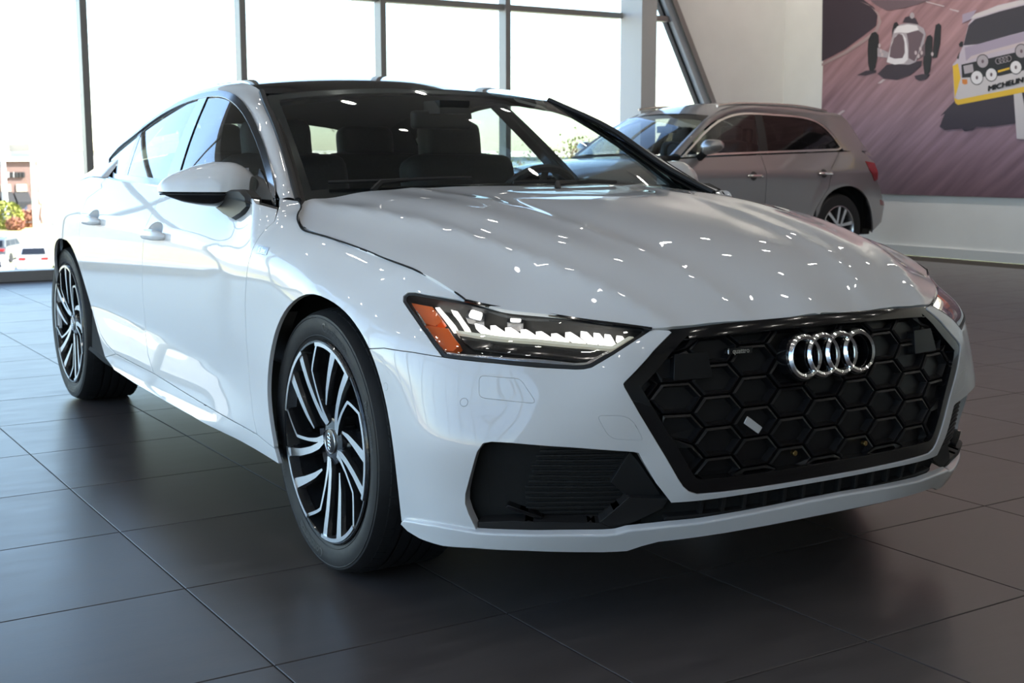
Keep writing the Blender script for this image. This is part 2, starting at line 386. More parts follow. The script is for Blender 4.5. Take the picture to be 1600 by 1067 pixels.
def glaze(name, a, b, axis, c, mull, zt, top=HC, slope=False):
    """glazed front: mullions, transoms, sill and one pane for every bay; axis x or y is fixed at c"""
    w_ = struct(thing(name))
    T = (lambda p, q, z: (c+q, p, z)) if axis == 'x' else (lambda p, q, z: (p, c-q if name == 'window_2' else c+q, z))
    sgn = 1
    def bx(n, p0, p1, q0, q1, z0, z1, m, sm=False):
        A_, B_ = T(p0, q0, z0), T(p1, q1, z1); lo = [min(A_[i], B_[i]) for i in range(3)]; hi = [max(A_[i], B_[i]) for i in range(3)]
        return MB().box(lo, hi).obj(n, m, w_, smooth=False)
    for m_ in mull: bx('mullion', m_-.032, m_+.032, 0, .15 if axis == 'x' else .15, 0, top, FRAMEM)
    bx('sill', a, b, -.02, .16, 0, .095, FRAMEM)
    ms = [a]+sorted(mull)+[b]; lev = [.095]+[z for z in zt]+[top]
    for k, (p, q) in enumerate(zip(ms[:-1], ms[1:])):
        for z0, z1 in zip(lev[:-1], lev[1:]):
            if q-p > .1:
                if slope and q > dy(z1)-.1: continue
                bx('pane', p+.02, q-.02, .035, .043, z0+.02, z1-.02, SHEET)
    for z in zt: 
        e = b if not slope else dy(z)-.1
        bx('transom', a, e, .0, .11, z-.032, z+.032, FRAMEM)
    return w_, T
ml = [.722-1.518*k for k in range(5, 0, -1)]+[.722+1.518*k for k in range(0, 4)]
w1, T1 = glaze('window_1', YL, 6.86, 'x', XW-.12, ml, [2.752], top=4.2)
struct(MB().box((XW-.25, YL, 4.2), (XW+.12, dy(4.2)+.1, HC)).obj('wall_header', mat('dark bulkhead', (.16, .16, .16), .7), smooth=False))
# the last bay runs into the leaning edge
bay = MB().prism([(7.06, .1), (dy(.1)-.05, .1), (dy(2.72)-.05, 2.72), (7.06, 2.72)], lambda p: (XW-.085, p[0], p[1]), lambda p: (XW-.077, p[0], p[1])).obj('pane', SHEET, w1, smooth=False)
MB().prism([(7.06, 2.79), (dy(2.79)-.05, 2.79), (dy(3.75)-.05, 3.75), (7.06, 3.75)], lambda p: (XW-.085, p[0], p[1]), lambda p: (XW-.077, p[0], p[1])).obj('pane', SHEET, w1, smooth=False)
MB().box((XW-.12, 7.0, 2.72), (XW-.01, dy(2.752)-.02, 2.784)).obj('transom', FRAMEM, w1, smooth=False)
MB().box((XW-.14, 7.0, 0), (XW+.04, dy(0)-.02, .095)).obj('sill', FRAMEM, w1, smooth=False)
def lean(y0, y1, x0, x1, m, nm):
    return MB().prism([(dy(0)+y0, 0), (dy(0)+y1, 0), (dy(HC)+y1, HC), (dy(HC)+y0, HC)], lambda p: (x0, p[0], p[1]), lambda p: (x1, p[0], p[1])).obj(nm, m, w1, smooth=False)
lean(-.10, .0, XW-.12, XW+.02, mat('blue grey frame', (.36, .40, .44), .4), 'leaning_mullion'); lean(0, .075, XW-.12, XW+.05, FRAMEM, 'leaning_trim'); lean(-.13, -.10, XW-.14, XW-.06, BLACKM, 'leaning_gasket')
col = struct(MB().box((XW-.05, 6.86, 0), (XW+.36, 7.075, HC)).obj('trim_1', COLM, smooth=False))
w2, T2 = glaze('window_2', XW+.1, XB, 'y', YL, [XW+1.4+1.518*k for k in range(11)], [2.752, 4.27])
# ---- recessed ceiling lamps
LAMP = mat('downlight lens', (1, 1, 1), emit=(1, .95, .88), strength=62)
proto = None
for i, x in enumerate(np.arange(-7.0, 7.8, 1.65)):
    for j, y in enumerate(np.arange(-5.4, 9.0, 1.75)):
        if proto is None:
            proto = thing('downlight', 'round recessed ceiling lamp with a white glowing lens above the showroom floor', 'ceiling lamp', group='downlights in the showroom ceiling')
            MB().lathe([(.075, .0), (.11, -.004), (.115, .0), (.11, .006)], 24).obj('lamp_trim', COLM, proto); MB().lathe([(.001, -.001), (.075, -.001)], 24).obj('lamp_lens', LAMP, proto); o = proto
        else: o = copy_tree(proto)
        o.location = (x+(.5 if j % 2 else 0), y, HC-.004)
# ---- wall washers
def washer(loc, aim, lab, power=55):
    t = thing('wall_washer', lab, 'spotlight', loc, group='spotlights washing the end walls'); d = (Vector(aim)-Vector(loc)).normalized(); q = d.to_track_quat('-Z', 'Y')
    MB().tube([(0, 0, .0), (0, 0, -.10)], .012, 8).obj('stem', BLACKM, t)
    mb = MB(); mb.lathe([(.001, .09), (.04, .09), (.05, .07), (.055, -.06), (.05, -.06), (.045, .04), (.001, .04)], 20); mb.xf(Matrix.Translation((0, 0, -.14)) @ q.to_matrix().to_4x4()); mb.obj('lamp_can', BLACKM, t)
    l = bpy.data.lights.new('washer_beam', 'SPOT'); l.energy = power; l.spot_size = math.radians(110); l.spot_blend = 1.0; l.shadow_soft_size = .05; l.color = (1, .90, .80)
    o = bpy.data.objects.new('washer_beam', l); link(o, t); o.location = Vector((0, 0, -.14))+d*.08; o.rotation_euler = q.to_euler()
for k, x in enumerate((-8.2, -6.6, -5.0, -3.4)): washer((x, 8.0, HC), (x, YW, 2.2), 'black ceiling spotlight aimed at the mural wall', 170)
washer((-7.9, 8.5, HC), (XW, 8.5, 2.6), 'black ceiling spotlight aimed at the plain white corner wall', 36)
# ---- mural
poster = thing('wall_mural', 'large purple-toned mural of two racing cars on the right wall', 'mural')
PY = YW-.025
def pq(p, d=0): q = at(p, 1, PY-.004-d); return (q[0], q[1], q[2])
def mural_mat(n, b):
    tc = nd(n, 'TexCoord'); m0 = nd(n, 'Mapping'); m0.inputs['Rotation'].default_value = (0, math.radians(40), 0); n.links.new(tc.outputs['Object'], m0.inputs[0]); mp = nd(n, 'Mapping'); mp.inputs['Scale'].default_value = (.35, 1, 4); n.links.new(m0.outputs[0], mp.inputs[0])
    no = nd(n, 'TexNoise'); no.inputs['Scale'].default_value = 3; no.inputs['Detail'].default_value = 7; n.links.new(mp.outputs[0], no.inputs['Vector'])
    cr = nd(n, 'ValToRGB'); cr.color_ramp.elements[0].position = .28; cr.color_ramp.elements[1].position = .75; cr.color_ramp.elements[0].color = (.18, .112, .135, 1); cr.color_ramp.elements[1].color = (.35, .235, .27, 1)
    n.links.new(no.outputs['Fac'], cr.inputs[0])
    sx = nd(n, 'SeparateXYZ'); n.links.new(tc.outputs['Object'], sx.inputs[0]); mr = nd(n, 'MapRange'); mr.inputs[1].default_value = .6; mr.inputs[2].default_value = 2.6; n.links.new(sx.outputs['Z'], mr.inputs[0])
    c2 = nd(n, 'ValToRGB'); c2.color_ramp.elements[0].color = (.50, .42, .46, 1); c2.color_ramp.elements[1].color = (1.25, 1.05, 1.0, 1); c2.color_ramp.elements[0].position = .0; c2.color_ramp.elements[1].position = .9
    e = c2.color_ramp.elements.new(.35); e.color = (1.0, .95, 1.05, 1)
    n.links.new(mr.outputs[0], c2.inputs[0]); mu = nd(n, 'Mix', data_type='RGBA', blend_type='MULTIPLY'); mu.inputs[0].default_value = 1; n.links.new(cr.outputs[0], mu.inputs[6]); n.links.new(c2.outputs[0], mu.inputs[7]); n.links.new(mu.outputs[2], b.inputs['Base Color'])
MB().box((-8.495, PY, .69), (-2.6, YW-.003, 3.95)).obj('mural_board', [mat('mural road print', rough=.6, build=mural_mat)], poster, smooth=False)
INK = {k: mat('ink '+k, c, .6) for k, c in dict(dark=(.035, .022, .035), mid=(.13, .085, .105), pale=(.52, .42, .45), white=(.55, .50, .53), line=(.36, .26, .27), silver=(.38, .33, .37), hi=(.70, .66, .70), body=(.48, .41, .49), lilac=(.34, .28, .38), glass=(.035, .028, .04), yellow=(.72, .44, .03), orange=(.60, .20, .04), black=(.01, .008, .011), brown=(.17, .10, .10)).items()}
_lay = [0]
def ink(name, pts, k, parent, d=None):
    if d is None: _lay[0] += 1; d = .0001*_lay[0]
    V = [pq(p, d) for p in pts]; m = MB(); c = np.mean(V, axis=0)
    tri = fill(np.array([(v[0], v[2]) for v in V]), [], 5.0); m.add([(a, V[0][1], b) for a, b in tri[0]], [tuple(f) for f in tri[1]])
    return m.obj(name, INK[k], parent, smooth=False, fix=False)
def Z(L): return [(1270+x*.20625, y*.20619) for x, y in L]
def disc(name, c, rx, ry, k, parent, n=18): return ink(name, [(c[0]+rx*math.cos(q), c[1]+ry*math.sin(q)) for q in np.linspace(0, 2*PI, n, endpoint=False)], k, parent)
ink('printed_bank', [(1285.5, -30), (1330, -30), (1350, 0), (1366, 12), (1371, 25), (1369, 40), (1350, 55), (1320, 77), (1284, 96)], 'dark', poster)
ink('printed_kerb', Z([(68, 500), (68, 480), (230, 395), (380, 300), (470, 230), (495, 170), (490, 110), (440, 50), (360, 10), (420, 35), (495, 95), (520, 165), (490, 240), (390, 320), (250, 410)]), 'line', poster)
ink('printed_shade', Z([(430, 0), (900, 0), (700, 60), (560, 80), (480, 40)]), 'mid', poster)
for q in (Z([(145, 895), (225, 835), (245, 838), (175, 895)]), Z([(490, 632), (530, 600), (552, 602), (515, 632)]), Z([(860, 10), (1000, 45), (990, 52), (855, 16)]), Z([(1040, 65), (1110, 82), (1100, 92), (1035, 72)])): ink('printed_lane_mark', q, 'pale', poster)
rc = thing('printed_racer', parent=poster)
ink('racer_shadow', Z([(490, 560), (560, 490), (830, 460), (820, 500), (740, 570), (640, 605), (540, 595)]), 'dark', rc)
ink('racer_shadow', Z([(335, 570), (400, 535), (480, 530), (480, 550), (400, 572)]), 'dark', rc); ink('racer_shadow', Z([(770, 575), (830, 560), (890, 565), (860, 600), (810, 612), (780, 600)]), 'dark', rc)
for q in ([(600, 230), (615, 175), (635, 165), (650, 185), (640, 300), (600, 330)], [(920, 260), (930, 190), (955, 175), (972, 195), (965, 330), (940, 435), (905, 440)], [(415, 380), (420, 300), (445, 250), (475, 240), (498, 265), (500, 330), (490, 430), (475, 510), (455, 545), (430, 535), (418, 480)], [(835, 480), (845, 340), (865, 275), (890, 262), (908, 285), (905, 400), (888, 540), (870, 570), (845, 560)]): ink('racer_tyre', Z(q), 'black', rc)
ink('racer_axle', Z([(490, 360), (580, 400), (580, 440), (490, 430)]), 'silver', rc); ink('racer_axle', Z([(700, 400), (850, 330), (850, 420), (760, 470), (700, 470)]), 'mid', rc)
ink('racer_body', Z([(560, 460), (590, 330), (615, 225), (660, 185), (720, 175), (790, 185), (840, 215), (858, 260), (840, 330), (800, 410), (780, 470), (730, 490), (620, 485)]), 'silver', rc)
ink('racer_flank', Z([(710, 250), (800, 230), (840, 260), (800, 400), (770, 465), (725, 440), (725, 330)]), 'mid', rc)
ink('racer_bonnet', Z([(612, 250), (640, 200), (720, 185), (790, 195), (800, 225), (720, 250), (660, 245)]), 'hi', rc)
ink('racer_nose', Z([(560, 470), (580, 400), (600, 320), (630, 270), (680, 255), (705, 290), (720, 380), (720, 450), (690, 480), (620, 490)]), 'hi', rc)
ink('racer_grille', Z([(580, 430), (590, 360), (615, 290), (650, 255), (680, 265), (695, 320), (697, 400), (680, 440), (620, 445)]), 'mid', rc)
ink('racer_cockpit', Z([(680, 170), (700, 130), (740, 120), (780, 140), (800, 185), (740, 175)]), 'dark', rc); disc('racer_helmet', Z([(752, 118)])[0], 3.6, 4.8, 'silver', rc)
for q in ((780, 400), (815, 370), (800, 425), (825, 400), (905, 410), (505, 345), (515, 385), (525, 415)): disc('racer_highlight', Z([q])[0], 2.0, 3.4, 'pale', rc, 8)
def ZR(L): return Z([(x+260, y-60) if x >= 1600 else (x, y) for x, y in L])
ra_ = thing('printed_rally_car', parent=poster); R_ = [(-0, 0)]
ink('rally_shadow', ZR([(960, 960), (1000, 860), (965, 880), (1030, 810), (1080, 760), (1600, 640), (1600, 960), (1530, 935), (1350, 960), (1240, 960), (1210, 985), (1150, 995), (1130, 975), (1000, 985)]), 'dark', ra_)
ink('rally_road_line', Z([(1520, 690), (1580, 680), (1620, 900), (1650, 1060), (1545, 1050)]), 'white', ra_)
ink('rally_body', ZR([(1060, 490), (1100, 440), (1140, 340), (1180, 180), (1230, 110), (1400, 40), (1650, -20), (1650, 700), (1090, 790), (1070, 740)]), 'body', ra_)
ink('rally_roof', ZR([(1180, 150), (1230, 105), (1400, 45), (1650, -25), (1650, 5), (1420, 75), (1230, 135)]), 'white', ra_)
ink('rally_screen', ZR([(1140, 345), (1180, 190), (1230, 145), (1420, 85), (1650, 20), (1650, 220), (1500, 265), (1250, 335)]), 'glass', ra_)
ink('rally_spoiler', Z([(1133, 110), (1240, 75), (1220, 110), (1190, 150), (1133, 175)]), 'lilac', ra_); ink('rally_mirror', Z([(1105, 335), (1120, 315), (1138, 315), (1138, 355), (1112, 355)]), 'black', ra_)
ink('rally_bonnet', ZR([(1150, 360), (1250, 335), (1500, 268), (1650, 225), (1650, 330), (1350, 400), (1160, 460)]), 'lilac', ra_); ink('rally_bonnet_light', ZR([(1350, 380), (1650, 290), (1650, 330), (1340, 405), (1165, 460), (1200, 425)]), 'pale', ra_)
ink('rally_arch', Z([(1090, 440), (1115, 385), (1105, 450)]), 'black', ra_)
ink('rally_grille', ZR([(1125, 490), (1650, 370), (1650, 520), (1420, 575), (1130, 590)]), 'black', ra_); ink('rally_stripe', ZR([(1400, 535), (1490, 510), (1490, 525), (1405, 550)]), 'yellow', ra_)
ink('rally_bumper', ZR([(1120, 590), (1420, 575), (1650, 520), (1650, 660), (1300, 720), (1100, 760), (1075, 700), (1090, 600)]), 'white', ra_)
ink('rally_skirt', ZR([(1070, 740), (1100, 755), (1300, 715), (1650, 655), (1650, 700), (1100, 795), (1080, 780)]), 'yellow', ra_); ink('rally_side_stripe', ZR([(1060, 500), (1100, 480), (1120, 590), (1090, 700), (1075, 740)]), 'yellow', ra_)
ink('rally_headlamp', Z([(1140, 500), (1210, 485), (1220, 545), (1150, 560)]), 'silver', ra_); ink('rally_indicator', Z([(1130, 600), (1170, 600), (1172, 635), (1150, 642), (1132, 632)]), 'orange', ra_)
for c, r, k in (((1287, 465), 48, 'silver'), ((1243, 588), 50, 'hi'), ((1352, 565), 47, 'hi'), ((1580, 388), 50, 'silver'), ((1538, 510), 48, 'hi'), ((1690, 475), 48, 'hi')):
    disc('rally_lamp_rim', Z([c])[0], r*.20625, (r+7)*.20619, 'black', ra_); disc('rally_spot_lamp', Z([c])[0], (r-6)*.20625, r*.20619, k, ra_); disc('rally_lamp_bulb', Z([c])[0], 2, 3, 'mid', ra_)
for k in range(4):
    c = Z([(1405+k*26, 462-k*6)])[0]; m = MB(); V0 = [pq((c[0]+4.2*math.cos(q), c[1]+4.6*math.sin(q)), .008) for q in np.linspace(0, 2*PI, 20, endpoint=False)]; m.tube(V0, .0035, 5, closed=True); m.obj('rally_ring', INK['silver'], ra_)
V, F = text_mesh('MICHELIN', 1); V = np.array(V); ex = V[:, 0].max()-V[:, 0].min(); ey = V[:, 1].max()-V[:, 1].min()
a0, a1, b0 = np.array(Z([(1330, 690)])[0]), np.array(Z([(1592, 622)])[0]), np.array(Z([(1332, 652)])[0])
P = [pq(a0+(a1-a0)*((x-V[:, 0].min())/ex)+(b0-a0)*((y-V[:, 1].min())/ey), .010) for x, y, z in V]; P = np.array(P); n_ = len(P); P3_ = np.concatenate([P+np.array([dx_, dx_*.02, dz_]) for dx_, dz_ in ((0, 0), (.007, 0), (-.007, 0), (0, .005), (0, -.005))]); mesh('rally_lettering', P3_, [tuple(i+n_*k for i in f) for k in range(5) for f in F], INK['black'], ra_, False)
# ================================================================== the white car
# car axes: x forwards, front axle at x = 0; right side of the car is y < 0; z up from the floor
WB, WR, WY, WZ = 2.926, .354, .901, .354
class Belt(Surf):
    """everything below the bonnet edge and window line, wrapped round the car from nose to tail"""
    def __init__(s):
        pl = [(.93, 0), (.918, .22), (.895, .42), (.85, .575), (.785, .69), (.70, .80), (.60, .878), (.45, .925), (.25, .943), (0, .948), (-.44, .95), (-1., .95), (-1.7, .95), (-2.4, .95), (-2.7, .949), (-2.93, .940), (-3.15, .907), (-3.35, .862), (-3.6, .79), (-3.8, .69), (-3.95, .52), (-4.03, .28), (-4.055, 0)]
        full = [(x, -h) for x, h in pl[4:0:-1]]+pl+[(x, -h) for x, h in pl[-2:-5:-1]]
        P = np.array(full); L = np.r_[0, np.cumsum(np.linalg.norm(np.diff(P, axis=0), axis=1))]; f = cubic(L, P); i0, i1 = 4, 4+len(pl)-1
        D = f(np.linspace(L[i0], L[i1], 3000)); D[0, 1] = 0
        l = np.r_[0, np.cumsum(np.linalg.norm(np.diff(D, axis=0), axis=1))]; s.S = l[-1]; s.tab = l
        T = np.gradient(D, l, axis=0); T /= np.linalg.norm(T, axis=1)[:, None]
        k = 61; ker = np.hanning(k); ker /= ker.sum(); Tn = np.stack([np.convolve(np.r_[(T[1:31, c]*(1 if c else -1))[::-1]*(1), T[:, c], T[-31:-1, c][::-1]*(1 if c else -1)], ker, 'valid') for c in (0, 1)], 1)[:len(T)]
        Tn /= np.linalg.norm(Tn, axis=1)[:, None]
        s.D = D; s.Nr = np.c_[-Tn[:, 1], Tn[:, 0]]
        if s.Nr[0, 0] < 0: s.Nr = -s.Nr
        s.kink = []
        # bend height of the reference wall
        xs = np.array([-4.06, -1.5, -.62, -.44, -.1, .2, .4, .6, .8, .93]); tb = np.array([1.5, 1.5, 1.4, .83, .79, .72, .68, .66, .66, .68])
        b = np.interp(D[:, 0], xs, tb); kb = np.hanning(101); kb /= kb.sum(); s.tb = np.convolve(np.r_[np.full(50, b[0]), b, np.full(50, b[-1])], kb, 'valid')-.15
        s.wt = np.r_[0, np.cumsum(np.diff(l)*np.interp(.5*(l[1:]+l[:-1]), [0, 1.2, 1.7, 9], [.8, .8, .5, .5]))]
    LB, PM = .18, math.radians(62)
    def base(s, U):
        q = U[:, 0]; sg = np.where(q < 0, -1, 1); a = np.abs(q); a2 = np.where(a > s.S, 2*s.S-a, a); hs = np.where(a > s.S, -1, 1)*sg
        I = lambda A: np.interp(a2, s.tab, A)
        R = np.c_[I(s.D[:, 0]), I(s.D[:, 1])*hs]; N = np.c_[I(s.Nr[:, 0]), I(s.Nr[:, 1])*hs]; t = U[:, 1]; k = s.PM/s.LB; e = t-I(s.tb); ph = np.clip(e, 0, s.LB)*k
        z = .15+np.minimum(t, I(s.tb))+np.sin(ph)/k+np.maximum(e-s.LB, 0)*math.cos(s.PM); o = (1-np.cos(ph))/k+np.maximum(e-s.LB, 0)*math.sin(s.PM)
        B = np.c_[R-N*o[:, None], z]; NN = np.c_[N*np.cos(ph)[:, None], np.sin(ph)]; return B, NN
    def inv(s, P):
        P = np.asarray(P, float); out = []
        for p in P:
            k = ((s.D-p[:2])**2).sum(1).argmin(); U = np.array([s.tab[k], p[2]-.15]); d = 0
            for _ in range(30):
                def r(v): B, N = s.base(v[None, :2]); return (B+v[2]*N)[0]-p
                v = np.r_[U, d]; e = r(v); J = np.stack([(r(v+np.eye(3)[i]*1e-5)-e)/1e-5 for i in range(3)], 1); st = np.linalg.solve(J+1e-9*np.eye(3), e); v = v-st*min(1, .1/max(1e-9, np.abs(st).max())); U, d = v[:2], v[2]
                if np.abs(e).max() < 1e-6: break
            out.append([*U, d])
        return np.array(out)
    def W(s, U): return np.c_[np.interp(np.abs(U[:, 0]), s.tab, s.wt)*np.sign(U[:, 0]), U[:, 1]]
    def flank(s, U):
        """door and sill section: how far the skin stands out from the plan curve"""
        a = np.abs(U[:, 0]); x = np.interp(a, s.tab, s.D[:, 0]); z = U[:, 1]+.15; k1 = KZ1(x); k2 = KZ2(x); a1 = KA1(x); a2 = KA2(x)
        sp = lambda q, w: w*np.logaddexp(0, q/w)
        d = -.20*(z-.72)**2-.46*a1*sp(z-k1, .006)-.25*np.maximum(z-k1, 0)**2-.5*(1-a1)*np.maximum(z-.80, 0)**1.6+(.13+.21*a2)*sp(k2-z, .005)
        d += .008*np.exp(-((z-.275)/.018)**2)-1.3*sp(.256-z, .004)
        d += .006*np.exp(-((x+2.93)/.35)**2-((z-.68)/.2)**2)
        d -= .25*np.clip((-3.3-x)/.6, 0, 1)*np.maximum(z-.78, 0)
        return d
    def fit(s, P, lam):
        I = s.inv(P); X = s.W(I[:, :2]); v = I[:, 2]; m = X[:, 0] < .6
        X2 = np.r_[X, X[m]*[-1, 1]]; v2 = np.r_[v, v[m]]; _, u = np.unique(np.round(X2, 4), axis=0, return_index=True); s.tps = TPS(X2[u], v2[u], lam)
        return s
    def __call__(s, U):
        U = np.asarray(U, float); B, N = s.base(U); x = np.interp(np.abs(U[:, 0]), s.tab, s.D[:, 0]); q = np.clip((-.60-x)/.25, 0, 1); w = q*q*q*(10-15*q+6*q*q)
        d = np.zeros(len(U)); k = w < 1; d[k] = s.tps(s.W(U[k]))*(1-w[k]); k = w > 0; d[k] += s.flank(U[k])*w[k]
        return B+N*d[:, None]
def spl1(x, y):
    xx = np.linspace(x[0], x[-1], 400); y2 = np.interp(xx, x, y); k = np.hanning(61); k /= k.sum(); y2 = np.convolve(np.r_[np.full(30, y2[0]), y2, np.full(30, y2[-1])], k, 'valid'); return lambda q: np.interp(q, xx, y2)
def s_of_x(B, x): k = B.D[:, 0]; return float(np.interp(-x, -k, B.tab))
BELT = Belt()
KZ1 = spl1([-3.6, -2.9, -2., -1.45, -.92, -.42, .3], [.870, .866, .863, .855, .838, .822, .79]); KZ2 = spl1([-2.9, -2.2, -1.53, -1.13, -.83, -.49, .3], [.50, .501, .492, .47, .45, .405, .30])
KA1 = spl1([-3.7, -3.1, -2.6, -.3, .3], [0, .4, 1, 1, 1]); KA2 = spl1([-2.75, -2.45, -2.1, -.65, -.45, -.2, .3], [0, .35, 1, 1, .8, .3, 0])
pts = []
# nose, traced by matching the two sides of the car
pts += [(.885, 0, .735), (.906, 0, .69), (.922, 0, .6), (.932, 0, .45), (.93, 0, .35), (.918, 0, .25)]
pts += [(.878, .2, .732), (.90, .2, .69), (.914, .22, .6), (.926, .22, .45), (.922, .22, .35), (.908, .22, .247)]
pts += [(.849, .417, .716), (.888, .417, .6), (.91, .41, .45), (.905, .415, .346), (.872, .38, .237)]
pts += [(.825, .465, .713), (.855, .557, .607), (.86, .55, .53), (.866, .517, .448), (.884, .44, .34)]
pts += [(.80, .615, .645), (.70, .765, .645), (.60, .862, .65), (.45, .915, .655), (.33, .932, .658)]
pts += [(.69, .62, .747), (.60, .68, .757), (.54, .773, .774), (.37, .842, .773), (.44, .86, .73), (.58, .80, .715), (.70, .70, .705), (.77, .60, .69)]
pts += [(.40, .925, .55), (.60, .885, .55), (.69, .80, .55), (.79, .67, .55), (.838, .59, .55)]
pts += [(.40, .925, .47), (.55, .915, .475), (.64, .885, .475), (.705, .83, .472), (.785, .71, .465), (.84, .59, .455)]
pts += [(.42, .915, .36), (.55, .90, .36), (.635, .862, .36), (.695, .81, .36), (.78, .69, .36), (.85, .55, .36)]
pts += [(.44, .902, .28), (.57, .882, .27), (.655, .825, .265), (.745, .72, .265), (.82, .585, .265), (.865, .46, .27)]
pts += [(.47, .885, .225), (.55, .868, .215), (.64, .815, .21), (.70, .74, .208), (.78, .58, .21), (.838, .46, .223)]
# front wing
pts += [(-.43, .80, .974), (-.42, .868, .955), (-.42, .93, .868), (-.42, .947, .81), (-.24, .857, .905), (-.05, .842, .884), (.12, .823, .8616), (.34, .81, .834)]
pts += [(-.24, .916, .855), (-.24, .943, .80), (0, .888, .83), (0, .935, .77), (.12, .88, .808), (.12, .926, .752), (.12, .943, .70), (.3, .864, .782), (.3, .908, .716)]
for z in (.25, .35, .45, .55, .65, .70): pts += [(x, .943-.0*(z < .3), z) for x in (-.25, -.1, .1)]+[(.27, .934, z)]
for x in (-.64, -.75, -.9, -1.1):
    q = s_of_x(BELT, x); zz = np.array([.24, .26, .275, .29, .31, .35, .4, .45, .5, .58, .66, .74, .80, .825, .85, .88, .92, .97]); d = BELT.flank(np.c_[np.full(len(zz), q), zz-.15]); i = ((BELT.D[:, 0]-x)**2).argmin()
    pts += [(BELT.D[i, 0]+BELT.Nr[i, 0]*e, BELT.D[i, 1]+BELT.Nr[i, 1]*e, z) for e, z in zip(d, zz)]
BELT.fit(pts, 3e-3)
BELT.setup((-.1, .06), (BELT.S, 1.0), 260, 60, (0, 1, 0))

class Height(Surf):
    """z over (x, h)"""
    def __init__(s, P, lam=1e-5, kinks=(), sc=(1, 1)):
        P = np.asarray(P, float); s.kk = kinks; s.sc = np.array(sc); v = P[:, 2]-s.kf(P[:, :2]); X = P[:, :2]*s.sc
        m = P[:, 1] > 1e-6; s.t = TPS(np.r_[X, X[m]*[1, -1]], np.r_[v, v[m]], lam)
    def kf(s, U):
        d = np.zeros(len(U))
        for xs, hs, amp, e, win in s.kk:
            hc = np.interp(U[:, 0], xs, hs)
            a = amp if np.isscalar(amp) else np.interp(U[:, 0], xs, amp)
            q = np.abs(U[:, 1])-hc; d += a*(np.sqrt(q*q+e*e)-e)*np.exp(-(q/win)**2)
        return d
    def __call__(s, U): U = np.asarray(U, float); return np.c_[U, s.t(U*s.sc)+s.kf(U)]
C2 = np.array([(-.42, .43, 1.012), (-.2, .405, .996), (.005, .368, .976), (.119, .342, .962), (.242, .327, .941), (.398, .317, .911), (.531, .299, .879), (.637, .272, .854), (.69, .257, .832), (.769, .237, .793), (.835, .209, .751), (.861, .200, .727)])
C1 = np.array([(-.422, .733, .975), (-.197, .698, .963), (.025, .678, .944), (.162, .651, .930), (.301, .616, .906), (.342, .613, .897), (.464, .585, .874), (.573, .547, .848), (.702, .494, .800), (.795, .443, .752), (.835, .423, .728)])
SHUT = np.array([(-.46, .772, .977), (-.36, .815, .938), (-.24, .857, .905), (-.05, .842, .884), (.12, .823, .8616), (.34, .81, .834), (.46, .793, .803), (.54, .773, .774)])
def polyfair(C, dg=4):
    return np.c_[C[:, 0], np.polyval(np.polyfit(C[:, 0], C[:, 1], dg), C[:, 0]), np.polyval(np.polyfit(C[:, 0], C[:, 2], dg+1), C[:, 0])]
C1, C2, SH2 = polyfair(C1), polyfair(C2), polyfair(SHUT[2:], 3)
hp = [tuple(p) for p in C2]+[tuple(p) for p in C1]+[tuple(p) for p in SH2]+[(-.46, .772, .968)]
hp += [(x, 0, z+.008) for x, h, z in C2[:-3]]+[(.80, 0, .787), (.85, 0, .757), (.885, 0, .728)]
hp += [(.69, .63, .750), (.60, .70, .764), (.825, .465, .718)]
HOOD = Height(hp, 1e-3, kinks=[(C2[:, 0], C2[:, 1], -.085, .008, .09), (C1[:, 0], C1[:, 1], -.20, .007, .09)])
HOOD.setup((-.6, -.9), (.95, .9), 90, 100, (0, 0, 1))

class Glasshouse(Surf):
    """side windows: h over (x, z)"""
    def __call__(s, U):
        U = np.asarray(U, float); x, z = U[:, 0], U[:, 1]; q = z-.97
        k = np.clip((x+1.35)/.8, 0, 1); h = .876-.53*q-.33*q*q-.030*np.clip((-1.6-x)/.9, 0, 2)**2-.045*k*k*(3-2*k)
        return np.c_[x, h, z]
GLH = Glasshouse(); GLH.setup((-3.2, .9), (-.2, 1.45), 60, 40, (0, 1, 0))
car = thing('sedan', 'glossy white fastback sedan with a black honeycomb grille in the foreground', 'car')
BP = lambda q, off=0: BELT.pix(q, off)
def mir(U): return np.c_[-U[:, 0], U[:, 1]]
def tocen(U, last=True):
    U = np.array(U); t = U[-1 if last else 0, 1]; U = U[U[:, 0] > .03]; return np.r_[U, [(0, t)]] if last else np.r_[[(0, t)], U]
def cen(U, k):
    """end of an outline on the middle plane"""
    U = np.array(U); U[k, 0] = 0; return U
# ---- outlines, traced on the right side
px_lamp_top = [(637, 457), (648, 456.6), (687, 463), (727, 470), (762, 478), (820, 486.5), (870, 494), (940, 504), (1000, 511.5), (1018, 514)]
px_lamp_in = [(1002, 526), (960, 553), (924, 574), (912, 576.5), (900, 577), (840, 574), (780, 568), (720, 562), (692, 558)]
px_lamp_out = [(666, 522), (642, 489), (630, 471), (630.5, 462.5)]
px_grille = [(1050, 519), (1012, 560), (977, 596.5), (974.5, 600), (976, 605), (1000, 647), (1040, 713), (1060, 748), (1068, 760), (1077, 768), (1090, 772.5), (1129, 769), (1175, 763), (1222, 756), (1262, 749)]
px_strip = [(1262, 756.5), (1147, 775.5), (1049, 786)]
px_vent = [(1025, 755), (1007, 725), (998, 708.5), (990, 706.5), (900, 700), (800, 692.5), (768, 690.5), (755, 693), (746, 706), (737.5, 735), (727.5, 772), (727, 787), (732.5, 803), (745, 829)]
px_arch = curve([(627, 814), (620.5, 755), (609, 665), (593.5, 593), (574.5, 541), (557.5, 511), (535, 484), (508, 466), (481, 460), (458.5, 471), (436, 503), (422.5, 552), (418, 620), (422, 660), (429, 701)], 60)
